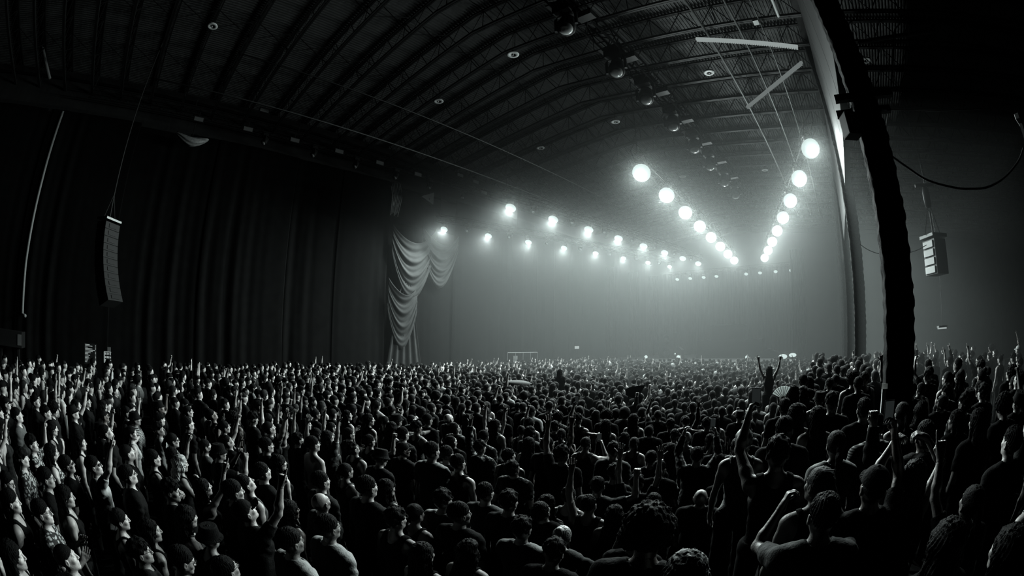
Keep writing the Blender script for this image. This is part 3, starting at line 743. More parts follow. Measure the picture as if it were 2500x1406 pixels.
def prism(pts, y0, dep, name, label, cat, m='black'):
    n = len(pts); V = [(x, y0, z) for x, z in pts] + [(x, y0 + dep, z) for x, z in pts]
    b = MB().add(V, [tuple(range(n)), tuple(range(n, 2 * n))[::-1]] + [(i, i + n, (i + 1) % n + n, (i + 1) % n) for i in range(n)])
    return tag(b.build(name, M[m]), label, cat)
q = [on(x, y, Y=42) for x, y in ((1845, 876), (1858, 862), (1873, 850), (1880, 852), (1880, 882), (1845, 882))]
prism([(p.x, max(p.z, 1.5)) for p in q], 42, 1.0, 'stage_wedge', 'dark rising wedge shape on the stage right, left half of the gable pair', 'stage set piece')
q = [on(x, y, Y=42) for x, y in ((1882, 855), (1888, 855), (1925, 872), (1925, 882), (1882, 882))]
prism([(p.x, max(p.z, 1.5)) for p in q], 42, 1.0, 'stage_wedge', 'dark falling wedge shape on the stage right, right half of the gable pair', 'stage set piece')
q = [on(x, y, Y=41) for x, y in ((1650, 847), (1656, 847), (1664, 854), (1664, 868), (1650, 868))]
q[3].z = q[4].z = 1.5
prism([(p.x, max(p.z, 1.5)) for p in q], 41, .8, 'stage_wedge', 'dark curved sail shape beside the loudspeaker stack', 'stage set piece')
def head_light(loc, aim, lens_r, label, group, power=0.0, size=150, blend=.6, mtl='lens', floor=False, cat='stage light', blobs=True):
    """a moving-head lamp: base, yoke, body, lens and its own light; aim is the direction of the lens"""
    t = root('stage_light', loc, label, cat, group)
    s = 1 if not floor else -1
    aim = Vector(aim).normalized()
    MB().box((0, 0, 0.34 * s), (0.34, 0.30, 0.14)).build('base', M['black'], t, bevel=.01)
    MB().box((0, 0, .43 * s), (.46, .46, .03)).build('clamp', M['black'], t)
    y_ = MB(); y_.tube([(.20, 0, -.03 * s), (.20, 0, .23 * s), (.15, 0, .29 * s), (-.15, 0, .29 * s), (-.20, 0, .23 * s), (-.20, 0, -.03 * s)], .03, 6); y_.build('yoke', M['black'], t)
    R = aim.to_track_quat('Z', 'Y').to_matrix()
    MB().lathe([(0.05, -0.26), (0.13, -0.24), (0.155, -0.05), (0.165, 0.06), (0.15, 0.08)], (0, 0, 0), 14, R).build('head', M['black'], t, True)
    b_ = MB().lathe([(lens_r * .96 * math.cos(a) + .001, lens_r * .55 * math.sin(a)) for a in (i * math.pi / 12 for i in range(7))], (0, 0, 0), 18, R)
    for k in range(len(b_.v)): b_.v[k] = tuple(Vector(b_.v[k]) + aim * 0.08)
    b_.build('lens', M[mtl], t, True)
    if power:
        l = bpy.data.lights.new('lamp', 'SPOT'); l.energy = power; l.color = TINT; l.shadow_soft_size = 0.10
        l.spot_size = math.radians(size); l.spot_blend = blend; l.use_shadow = True
        o = link('lamp', l, t, aim * (0.12 + lens_r * .6)); o.rotation_euler = aim.to_track_quat('-Z', 'Y').to_euler()
    return t
# ---------------------------------------------------------------- lighting trusses
def box_truss(a, c, label, w=0.4, m='truss', name='lighting_truss'):
    R0 = .026 if w < .6 else .045
    a, c = Vector(a), Vector(c); d = (c - a); L = d.length; d.normalize(); x = d.cross(Vector((0, 0, 1))).normalized(); z = Vector((0, 0, 1))
    b = MB()
    cor = [(x * i + z * j) * w / 2 for i, j in ((-1, -1), (1, -1), (1, 1), (-1, 1))]
    for q in cor: b.tube([a + q, c + q], R0, 6)
    n = int(L / (w * 1.2))
    for k in range(n):
        p0, p1 = a + d * L * k / n, a + d * L * (k + 1) / n
        for i in range(4):
            q0, q1 = cor[i], cor[(i + 1) % 4]
            if k % 2: q0, q1 = q1, q0
            b.tube([p0 + q0, p1 + q1], R0 * .55, 4)
    t = tag(b.build(name, M[m]), label, 'lighting truss', 'lighting trusses')
    for k in range(max(2, int(L / 6)) + 1):
        p = a + d * L * (k + .04) / (max(2, int(L / 6)) + .08)
        MB().tube([p + Vector((0, 0, w / 2)), (p.x, p.y, roof_z(p.x) - .06)], .016, 6).build('hanging_cable', M['cable'], t)
    return t
HL = CAM_Z + 7.0
fan = {'outer left': ((-22.07, 17.9), (-15.94, 40.2), .25, 1.05), 'inner left': ((-15.55, 17.1), (-12.85, 39.9), .31, 1.25), 'inner right': ((-7.58, 16.5), (-9.35, 40.2), .42, .95), 'outer right': ((-0.2, 17.0), (-6.4, 40.3), .42, .8)}  # lens radii oversized, so the lamps' glare is built into the lens shape
for nm, (p0, p1, r, k) in fan.items():
    a, c = Vector((*p0, HL + .62)), Vector((*p1, HL + .62)); e = (c - a).normalized()
    box_truss(a - e * .6, c + e * .6, f'black box truss carrying the {nm} row of bright lamps')
    for i in range(8):
        p = a.lerp(c, i / 7); p.z = HL
        side = Vector((-(p.x - RIDGE) * 0.02, -0.62, -1.0)) if 'left' in nm else Vector((0.30, -1.0, -0.74))
        head_light(p, side, r * (1.0 - 0.0 * i), f'bright lamp in the {nm} row, {ordinal(i + 1)} from the audience end', f'bright lamps of the {nm} row', AUD * k * (1 - .07 * i), {'outer left': 142, 'inner left': 146}.get(nm, 180), .7 if 'left' in nm else .9)
for nm in ('outer left', 'inner left'):
    p0, p1, r, k = fan[nm]
    for i in range(7):
        p = Vector((*p0, HL + .1)).lerp(Vector((*p1, HL + .1)), (i + .5) / 7)
        head_light(p, (.2, -.7, -.6), .11, f'unlit lamp glinting between bright lamps of the {nm} row, {ordinal(i + 1)} from the audience end', f'unlit lamps of the {nm} row', 0, mtl='chrome')
# lamps at the back of the stage
box_truss((-20, 50, HL + .73), (-3.8, 50, HL + .73), 'black box truss along the back of the stage')
for i, X in enumerate((-18.87, -17.2, -15.5, -13.9, -10.26, -8.59, -6.72, -4.87)):
    head_light((X, 50, HL + .1), (0, -0.6, -1), .24, f'small back lamp over the stage rear, {ordinal(i + 1)} from left', 'small lamps at the stage rear', 180, 120, .5)
# floor lamps along the stage edge
for px, py, Y, r, lab in ((1577, 873, 38.0, .16, 'at the left end of the stage'), (1656, 877, 38.0, .19, 'in front of the sail shape'), (1648, 864, 41.5, .07, 'small, behind the sail shape'), (1823, 882, 37.2, .15, 'left of the gable shapes'), (1911, 883, 37.2, .26, 'wide, below the gable shapes'), (1935, 870, 39.5, .24, 'wide, at the right end of the stage')):
    p = on(px, py, Y=Y); p.z = max(p.z, 1.80)
    fl = head_light(p, (-p.x * .03, -1, .25), r, 'floor lamp on the stage ' + lab, 'floor lamps on the stage', 25, 140, .6, 'dimlens', True)
    if 'wide' in lab: fl.scale = (1.5, 1, .8)
# dark central truss with unlit moving heads and speakers
TZ = CAM_Z + 11.2
box_truss((-6.6, 4, TZ), (-6.6, 36, TZ), 'black box truss with unlit lamps running under the roof', .62)
def place_unlit(p, label, group, sc=1.0):
    t = head_light(p, (0.1, -0.5, -1), .13, label, group, 0, mtl='glass'); t.scale = (sc,) * 3; return t
for i, (px, py) in enumerate(((1465, 30), (1568, 150), (1645, 220), (1705, 290), (1745, 350), (1778, 395), (1808, 437), (1828, 470))):
    q = on(px, py, Z=TZ - 1.0); q.x = -6.75
    place_unlit(q, f'unlit dark lamp under the central roof truss, {ordinal(i + 1)} from the camera', 'unlit lamps under the central truss', 2.1)
for i in range(7):
    t = root('strobe', (-6.2, 10.4 + i * 3.1, TZ - .45), f'dark strobe box on the central roof truss, {ordinal(i + 1)} from the camera', 'strobe', 'strobes on the central truss')
    MB().box((0, 0, 0), (.62, .36, .26)).build('housing', M['black'], t, bevel=.01); MB().box((0, -.19, -.02), (.5, .02, .16)).build('face', M['glass'], t)
    MB().bar((0, 0, .13), (0, 0, .45), .06).build('clamp', M['chrome'], t)
for px, py in ((1462, 160),):
    pass
# fixtures along the left wall truss
WX = -23.2
box_truss((WX, -6, CAM_Z + 10.75), (WX, 34, CAM_Z + 10.75), 'dim box truss along the left eaves with unlit lamps', .45)
for i, (px, py) in enumerate(((645, 345), (765, 375), (868, 400), (965, 430), (1048, 455), (1130, 480))):
    q = on(px, py, X=WX); q.z = CAM_Z + 9.98
    place_unlit(q, f'unlit lamp hanging from the left eaves truss, {ordinal(i + 1)} from left', 'unlit lamps on the left eaves truss', 1.15)
for i, (px, py) in enumerate(((485, 292), (605, 316), (645, 270), (719, 343), (827, 370), (926, 398), (1019, 426), (1122, 428), (1160, 444), (1180, 470))):
    q = on(px, py, X=WX + .35)
    t = root('flood_light', q, f'small rectangular flood light on the left eaves truss, {ordinal(i + 1)} from left', 'flood light', 'rectangular floods on the left eaves truss')
    MB().box((0, 0, 0), (.16, .62, .30)).build('housing', M['black'], t, bevel=.01)
    MB().box((.085, 0, -.01), (.02, .54, .22)).build('face', M['grey'], t)
    MB().bar((0, 0, .15), (0, 0, .45), .05).build('clamp', M['black'], t)
# crumpled plastic cover bundle
q = on(470, 333, X=-23.0)
def cov(u, v):
    a = u * 6.283; r = .42 * math.sin(v * math.pi) ** .6 + .03 * math.sin(a * 7 + v * 9)
    return (q.x + r * math.cos(a) * .8, q.y + (v - .5) * 2.0, q.z + r * math.sin(a) * .55 - .3 * math.sin(v * math.pi))
rc = tag(grid_mesh('rain_cover', cov, 48, 30, M['cover']), 'crumpled clear plastic rain cover over a lamp high on the left', 'rain cover')
MB().tube([q, (WX, q.y, CAM_Z + 10.75)], .03, 6).build('strap', M['black'], rc)
# triangular bracket with a dark box behind the first lamp
t = root('bracket_sign', on(1045, 490, X=-22.6), 'dark triangular hanging panel above the swags near the first lamp', 'hanging panel')
b = MB(); pts = [on(x, y, X=-22.6) - Vector(t.location) for x, y in ((1032, 478), (1060, 470), (1058, 500), (1030, 480))]
b.add([tuple(p) for p in pts] + [tuple(p - Vector((.3, 0, 0))) for p in pts], [(0, 1, 2, 3), (7, 6, 5, 4), (0, 4, 5, 1), (1, 5, 6, 2), (2, 6, 7, 3), (3, 7, 4, 0)])
b.build('panel', M['grey'], t); MB().bar((0, .1, .1), (-.45, .1, CAM_Z + 10.75 - t.location.z), .05).build('hanger', M['black'], t)

# ---------------------------------------------------------------- hanging loudspeakers
def line_array(p, n, label, w=1.1, h=.34, curve=.05, yaw=0.0, m='black', back=False, top=2.8):
    t = root('line_array', p, label, 'loudspeaker array', rz=yaw)
    z, a = 0.0, 0.0; yy = 0.0
    MB().box((0, 0, .12), (w * 1.05, .7, .10)).build('flying_frame', M['rail'], t, bevel=.01)
    for i in range(n):
        R = Matrix.Rotation(a, 3, 'X')
        c = Vector((0, yy, z - h / 2))
        MB().box(c, (w, .62, h * .94), R).build('cabinet', M[m], t, bevel=.015)
        MB().box(c + R @ Vector((0, -.32, 0)), (w * .94, .03, h * .8), R).build('grille', M['grille'], t)
        MB().box(c + R @ Vector((0, .32, 0)), (w * .5, .03, h * .5), R).build('back_plate', M['cover' if back else 'black'], t)
        a += curve; z -= h * math.cos(a); yy += h * math.sin(a)
    b = MB().tube([(0, 0, .15), (0, 0, top)], .03, 6); b.tube([(-.4, 0, .15), (0, 0, 1.2)], .015, 5); b.tube([(.4, 0, .15), (0, 0, 1.2)], .015, 5)
    b.build('chain', M['cable'], t)
    return t
line_array(on(266, 545, D=20), 11, 'long curved black loudspeaker array hanging at the far left', 1.0, .30, .045, math.radians(-40), top=roof_z(on(266, 545, D=20).x) - on(266, 545, D=20).z - .1)
q = on(2280, 588, D=14.5)
t = line_array(q, 1, 'pale backed box loudspeaker hanging on a chain over the right aisle', .70, .01, 0, math.radians(30), top=on(2262, 480, D=14.8).z - .45 - q.z)
for c_ in list(t.children):
    if c_.name.startswith(('cabinet', 'grille', 'back_plate')): bpy.data.objects.remove(c_)
MB().box((0, 0, -.48), (.56, .62, 1.0)).build('cabinet', M['grey'], t, bevel=.012)
for i in range(4):
    MB().box((-.30, .02, -.12 - i * .24), (.05, .5, .19)).build('mounting_plate', M['tube'], t, bevel=.01)
for i in range(3): MB().box((-.1 + .12 * i, -.1 + .1 * i, .05), (.1, .06, .05)).build('shackle', M['chrome'], t)
q = on(2262, 480, D=14.8)
t = root('chain_hoist', q, 'small dark chain hoist above the hanging box loudspeaker', 'chain hoist')
MB().lathe([(.02, -.35), (.12, -.3), (.14, .1), (.09, .3), (.02, .35)], (0, 0, 0), 12).build('motor', M['black'], t, True); MB().box((0, 0, .35), (.7, .12, .08)).build('hook_bar', M['black'], t); MB().tube([(.02, 0, .3), (.02, 0, roof_z(q.x) - q.z - .03)], .012, 6).build('chain', M['rail'], t)
# speaker on the nearest column, clamps
def at_col(dx, dy, z): return Vector((XC + dx, 6.66 + dy, z))
q = on(2076, 240, Y=6.42)
t = root('beam_clamp', at_col(0, 0, q.z), 'black timber clamp around the nearest column', 'clamp')
MB().box((0, -.27, 0), (1.02, .10, .11)).build('front_bar', M['black'], t); MB().box((0, .27, 0), (1.02, .10, .11)).build('rear_bar', M['black'], t)
q = on(2082, 303, Y=6.35)
t = root('column_speaker', (XC - .36, 6.4, q.z), 'small black loudspeaker with a white ring on the nearest column', 'loudspeaker', rz=.4)
MB().box((0, 0, 0), (.26, .28, .36)).build('cabinet', M['black'], t, bevel=.02); MB().lathe([(.085, 0), (.095, .012), (.075, .02), (.07, 0)], (.02, -.145, -.02), 20, Matrix.Rotation(math.pi / 2, 3, 'X')).build('ring', M['tube'], t, True); MB().bar((.12, 0, 0), (.30, 0, 0), .05).build('bracket', M['black'], t)
q = on(2143, 990, Y=6.40)
t = root('notice', (XC - .25, 6.42, q.z), 'tall white lit notice strip on the left edge of the nearest column', 'notice')
MB().box((0, 0, 0), (.06, .10, .46)).build('board', M['tube'], t); MB().box((0, -.06, .26), (.09, .05, .07)).build('top_clip', M['chrome'], t)
# cables
def cable(pts, r, label):
    P = []
    for i in range(len(pts) - 1):
        p0, p1, p2, p3 = (pts[max(0, i - 1)], pts[i], pts[i + 1], pts[min(len(pts) - 1, i + 2)])
        for k in range(8):
            s_ = k / 8; P.append(.5 * ((2 * p1) + (p2 - p0) * s_ + (2 * p0 - 5 * p1 + 4 * p2 - p3) * s_ ** 2 + (3 * p1 - p0 - 3 * p2 + p3) * s_ ** 3))
    P.append(pts[-1])
    return tag(MB().tube(P, r, 6).build('cable', M['cable'], smooth=True), label, 'cable')
cable([on(2165, 372, Y=6.6)] + [on(x, y, D=7.5) for x, y in ((2210, 405), (2265, 440), (2330, 458), (2370, 461), (2410, 457), (2450, 435), (2485, 395), (2499, 360))], .018, 'thick black cable sagging from the nearest column to the right')
cable([on(x, y, D=14) for x, y in ((2098, 595), (2120, 610), (2150, 620), (2190, 622), (2235, 612), (2262, 598))], .012, 'thin black cable sagging between the columns and the box loudspeaker')
cable([on(2150, 268, Y=6.3)] + [on(x, y, D=9) for x, y in ((2200, 269), (2300, 270), (2400, 266))], .008, 'thin dark wire stretched right of the nearest column')
c0 = on(2184, 0, D=12)
cable([Vector((c0.x, c0.y, roof_z(c0.x) - .03))] + [on(x, y, D=12) for x, y in ((2184, 0), (2183, 80), (2180, 160), (2174, 230), (2165, 300), (2158, 350))], .02, 'pale hanging cable dropping from the roof right of the nearest column')
bpy.data.objects['cable.003'].data.materials[0] = M['grey']
q = on(2488, 292, D=8)
t = root('wall_camera', q, 'small white bracket-mounted fitting at the right edge', 'bracket fitting', rz=.9)
MB().box((0, 0, 0), (.34, .10, .09)).build('body', M['tube'], t, bevel=.01); MB().box((.05, 0, -.2), (.06, .06, .34)).build('stem', M['tube'], t); MB().box((-.1, -.06, -.01), (.05, .02, .04)).build('socket', M['black'], t)
t = root('fan_light', on(2300, 801, D=16), 'small lit fitting hanging low over the dark right aisle', 'light fitting')
MB().box((0, 0, 0), (.30, .3, .05)).build('lens', M['white_e'], t); MB().box((0, 0, .05), (.34, .34, .06)).build('housing', M['grey'], t); MB().tube([(0, 0, .08), (0, 0, roof_z(t.location.x) - t.location.z - .03)], .008, 5).build('hanging_wire', M['cable'], t)

# ---------------------------------------------------------------- signs at the left
def panel_frame(px0, py0, px1, py1, X):
    return on(px0, py0, X=X), on(px1, py1, X=X)
a, c = panel_frame(207, 838, 235, 890, -22.0)
t = root('menu_board', (-22.0, (a.y + c.y) / 2, (a.z + c.z) / 2), 'tall black menu board with white lines of text, left of the poster', 'menu board')
H, Wd = abs(a.z - c.z), abs(a.y - c.y)
MB().box((0, 0, 0), (.06, Wd * 1.08, H * 1.04)).build('panel', M['black'], t)
b = MB(); rows = [.44, .70, .25, .70, .98, .74, .56, .30, .48, .34, .40, .30, .24, .20]
for i, wd in enumerate(rows):
    z = H * (.46 - i * .066); b.box((.035, -Wd * .47 + Wd * .94 * wd / 2, z), (.012, Wd * .9 * wd, H * .024))
    if i not in (4,): b.box((.035, Wd * .45, z - H * .01), (.012, Wd * .07, H * .026))
b.build('lettering', M['white_e'], t)
MB().bar((0, 0, -H * .52), (0, 0, -(a.z + c.z) / 2 + .02), .08).build('post', M['black'], t)
a, c = panel_frame(254, 848, 272, 888, -22.0)
H, Wd = abs(a.z - c.z), abs(a.y - c.y)
t = root('poster', (-22.0, (a.y + c.y) / 2, (a.z + c.z) / 2), 'small lit white poster beside the black menu board', 'poster')
MB().box((0, 0, -H * .12), (.04, Wd, H * .74)).build('sheet', M['black'], t)
b = MB(); rnd = random.Random(3)
b.box((.025, 0, H * .24), (.012, Wd * .96, H * .03)); b.box((.025, -Wd * .46, -H * .12), (.012, Wd * .1, H * .7))
for r_ in range(3):
    for k in range(4): b.box((.025, -Wd * .3 + k * Wd * .23, H * (.12 - r_ * .22)), (.012, Wd * rnd.uniform(.08, .16), H * rnd.uniform(.1, .17)))
b.build('print', M['white_e'], t); MB().box((0, Wd * .2, H * .40), (.04, Wd * .45, H * .3)).build('corner_sheet', M['grey'], t)
MB().bar((0, 0, -H * .5), (0, 0, -(a.z + c.z) / 2 + .02), .05).build('post', M['black'], t)
t = root('kiosk', on(24, 825, X=-23.4), 'dark box shaped counter top sign at the far left edge', 'kiosk sign')
MB().box((0, 0, 0), (.7, 1.9, .75)).build('box', M['black'], t, bevel=.02); MB().box((.36, .78, 0), (.03, .25, .5)).build('end_panel', M['grey'], t)
MB().bar((0, -.6, -.37), (0, -.6, -t.location.z + .02), .12).build('post', M['black'], t); MB().bar((0, .6, -.37), (0, .6, -t.location.z + .02), .12).build('post', M['black'], t)
# signs and rail beside the stage
q = on(1251, 879, X=-24.0); t = root('notice', q + Vector((.3, 0, 0)), 'small pale notice on the left wall above far heads', 'notice'); MB().box((0, 0, 0), (.05, .5, .7)).build('sheet', M['grey'], t); MB().bar((-.02, 0, 0), (-.85, 0, 0), .05).build('bracket', M['black'], t)
q = on(1402, 848, X=-24.0); t = root('exit_light', q + Vector((.3, 0, 0)), 'tiny lit sign on the side wall left of the stage', 'wall sign'); MB().box((0, 0, 0), (.05, .7, .25)).build('face', M['white_e'], t); MB().box((-.04, 0, 0), (.05, .8, .34)).build('housing', M['black'], t); MB().bar((-.05, 0, 0), (-.85, 0, 0), .05).build('bracket', M['black'], t)
a, c = on(1239, 861, X=-23.0), on(1312, 860, X=-23.0)
b = MB().tube([a, c], .035, 6)
for i in range(5): p = a.lerp(c, i / 4); b.tube([p, (p.x, p.y, .03)], .03, 6)
tag(b.build('handrail', M['grey']), 'thin pale handrail at the left wall above far heads', 'handrail')
# raised side platform in the right aisle with guard rail
b = MB().box((10.45, 8.2, .42), (23.1, 22.4, .84)); struct(b.build('trim_6', M['concrete'], bevel=.02), 'raised viewing platform along the right side of the hall')
def guard(p0, p1, label):
    p0, p1 = Vector(p0), Vector(p1); n = max(2, int((p1 - p0).length / 1.6)); b = MB()
    for h in (.55, .8, 1.05): b.tube([p0 + Vector((0, 0, h)), p1 + Vector((0, 0, h))], .022, 6)
    for i in range(n + 1): p = p0.lerp(p1, i / n); b.tube([p, p + Vector((0, 0, 1.05))], .024, 6)
    return tag(b.build('guard_rail', M['rail']), label, 'guard rail')
guard((7.0, 19.2, .84), (22.0, 19.2, .84), 'pale guard rail behind people on the raised right platform')
p0, p1 = on(1945, 1100, Z=1.89), on(2142, 1108, Z=1.89); p0.z = p1.z = .84
guard(p0, p1, 'low dark rail crossing the crowd left of the nearest column')
# ================================================================ people
STAGE_C = Vector((-11.0, 42.0, 0))
TPL = [  # right arm, left arm, female, head (yaw left, pitch up, roll)
    ('down', 'down', 0, (0, 4, 0)), ('down', 'pocket', 0, (12, 14, 0)), ('point', 'down', 0, (-6, 16, 0)), ('high', 'down', 0, (0, 8, 3)),
    ('high', 'high', 0, (0, 6, 0)), ('phonehi', 'down', 0, (0, 8, 0)), ('phone', 'phone', 0, (0, 0, 0)), ('fist', 'pocket', 0, (8, 10, 0)),
    ('clap', 'clap', 0, (-10, 10, 0)), ('peace', 'down', 0, (0, 12, -4)), ('wide', 'wide', 0, (0, 14, 0)), ('face', 'pocket', 0, (-14, 4, 4)),
    ('down', 'down', 1, (0, 2, 0)), ('down', 'clap', 1, (-18, 6, 0)), ('point', 'down', 1, (6, 12, 0)), ('high', 'high', 1, (0, 12, 0)),
    ('phonehi', 'down', 1, (4, 6, 0)), ('wave', 'down', 1, (0, 4, 5)), ('face', 'down', 1, (14, -4, 0)), ('vee', 'vee', 1, (0, 8, 0)),
    ('arch', 'arch', 1, (0, 14, 0)), ('pocket', 'down', 0, (-25, 0, 0)), ('down', 'pocket', 0, (0, -14, 0)), ('ahead', 'down', 0, (0, 6, 0)), ('side', 'down', 1, (10, 5, 0)),
    ('down', 'down', 1, (28, 0, 4)), ('pocket', 'pocket', 0, (0, 32, 0)), ('point', 'pocket', 0, (0, 30, 0)), ('high', 'point', 0, (10, 5, 0)), ('phonehi', 'phonehi', 0, (0, 10, 0)),
]
POSE_WORDS = {'down': 'arms down', 'pocket': 'arms down', 'point': 'one arm raised pointing', 'high': 'one arm raised high', 'phonehi': 'holding a phone up', 'phone': 'filming with a phone',
              'fist': 'one fist raised', 'clap': 'hands held at the chest', 'peace': 'making a peace sign', 'wide': 'both arms spread up', 'face': 'one hand at the face', 'wave': 'one hand waving',
              'vee': 'both arms raised straight', 'arch': 'both arms arched overhead', 'ahead': 'one arm stretched ahead', 'side': 'one arm stretched sideways'}
HAIRW = dict(short='short-haired', tousled='tousle-haired', curly='curly-haired', buzz='crop-haired', long='long-haired', longwavy='wavy-haired', bun='bun-haired', ponytail='ponytailed', bald='bald', cap='capped', bucket='hat-wearing')
SHIRTW = dict(tee='t-shirt', tank='tank top', long='long-sleeved top', hoodie='hooded top', dress='dress')
CLOTHW = dict(c_black='black', c_char='charcoal', c_grey='grey', c_white='white', c_stripe='striped', c_print='patterned')
_pose, _body, _shirt, _hair = {}, {}, {}, {}
def pose(i):
    if i not in _pose: r, l, f, h = TPL[i]; _pose[i] = make_pose(r, l, bool(f), h)
    return _pose[i]
def body_mesh(i):
    if i not in _body: _body[i] = np_mesh('body', *build_body(pose(i)), [M['skin']])
    return _body[i]
def shirt_mesh(i, kind):
    if (i, kind) not in _shirt:
        B = pose(i); lo, hi = bounds(B)
        _shirt[i, kind] = np_mesh('shirt', *surface_net(lambda p: shirt_sdf(p, B, kind), (lo[0], lo[1], .5), (hi[0], hi[1], min(hi[2], 2.15)), .0105), [M['c_black']])
    return _shirt[i, kind]
def extra(kind):
    if kind not in _hair:
        V, Q = {'cap': build_cap, 'bucket': build_bucket, 'glasses': lambda: build_glasses(False), 'shades': lambda: build_glasses(True)}.get(kind, lambda: build_hair(kind))()
        _hair[kind] = np_mesh(kind, V, Q, [M['hair']])
    return _hair[kind]
TRO = {}
for fem in (0, 1):
    sd = lambda p: np.minimum(smin(leg_sdf(p, 0.014), ell(p, (0, -0.012, 0.955), (0.180, 0.132, 0.11)), 0.05) + folds(p, .003), 9)
    TRO[fem] = np_mesh('trousers', *surface_net(lambda p: np.maximum(np.maximum(sd(p), p[:, 2] - 1.0), 0.07 - p[:, 2]), (-.3, -.25, .02), (.3, .25, 1.06), .016), [M['denim']])
SHOE = [np_mesh('shoe', *surface_net(lambda p: np.maximum(shoe_sdf(p), -s_ * p[:, 0]), (-.22, -.13, -.01), (.22, .22, .2), .011), [M['c_black']]) for s_ in (1, -1)]
def skinned(o, m):
    o.material_slots[0].link = 'OBJECT'; o.material_slots[0].material = m
PEOPLE = []
def person(x, y, tpl, hair='short', shirt='tee', cloth='c_black', skin='skin', hairm='hair', scale=1.0, face=None, mirror=False, glasses=None, label=None, z=0.0, hatm='c_black', aim=None, lean=0.0):
    B = pose(tpl)
    r = link('person', None, None, (x, y, z))
    if face is None:
        d = STAGE_C - Vector((x, y, 0)); face = math.atan2(d.y, d.x) - math.pi / 2
    r.rotation_euler = (lean, 0, face); r.scale = (-scale if mirror else scale, scale, scale); r.empty_display_size = .1
    skinned(link('body', body_mesh(tpl), r), M[skin])
    if shirt: skinned(link('shirt', shirt_mesh(tpl, shirt), r), M[cloth])
    skinned(link('trousers', TRO[B['fem'] * 1], r), M['denim']); link('shoe', SHOE[0], r); link('shoe', SHOE[1], r)
    R4 = Matrix(B['R'].astype(float).tolist()).to_4x4(); n = Vector(NECK.astype(float).tolist())
    T = Matrix.Translation(n) @ R4 @ Matrix.Translation(-n)
    def worn(kind, m, nm):
        o = link(nm, extra(kind), r); o.matrix_local = T; skinned(o, M[m]); return o
    if hair in ('cap', 'bucket'): worn(hair, hatm, 'cap' if hair == 'cap' else 'hat'); worn('buzz' if hair == 'cap' else 'short', hairm, 'hair')
    elif hair != 'bald': worn(hair, hairm, 'hair')
    if glasses: worn(glasses, 'black', 'glasses')
    r['category'] = 'person'
    arms = TPL[tpl][:2]; key = arms[0] if arms[0] not in ('down', 'pocket') else arms[1]
    if arms == ('high', 'high'): pw = 'both arms raised high'
    elif arms == ('phonehi', 'phonehi'): pw = 'both hands filming overhead'
    elif arms == ('high', 'point'): pw = 'both arms raised'
    else: pw = POSE_WORDS[key]
    skinw = ''
    desc = (HAIRW[hair], CLOTHW[cloth] + ' ' + SHIRTW[shirt] if shirt else 'no top', pw, glasses)
    PEOPLE.append(dict(o=r, desc=desc, label=label, x=x, y=y, tpl=tpl, mirror=mirror, scale=scale, face=face, z=z))
    return r
def phone_at(P, i, what='smartphone'):
    """a phone gripped in a raised right hand"""
    a = pose(P['tpl'])['arms'][i]
    r = P['o']; c = a['wr'] + a['hd'] * 0.12
    Mx = Matrix.Translation(r.location) @ r.rotation_euler.to_matrix().to_4x4() @ Matrix.Diagonal((*r.scale, 1))
    side = 1 if i == 0 else -1
    p = Mx @ Vector((c[0] - side * 0.030, c[1] + .012, c[2] + .02))
    t = root('smartphone', p, '', 'phone', 'phones held up in the crowd', rz=P['face'])
    t.scale = (P['scale'],) * 3
    MB().box((0, 0, 0), (.074, .009, .150)).build('case', M['phone'], t); MB().box((0, -.0055, 0), (.066, .001, .138)).build('screen', M['screen'], t)
    return t
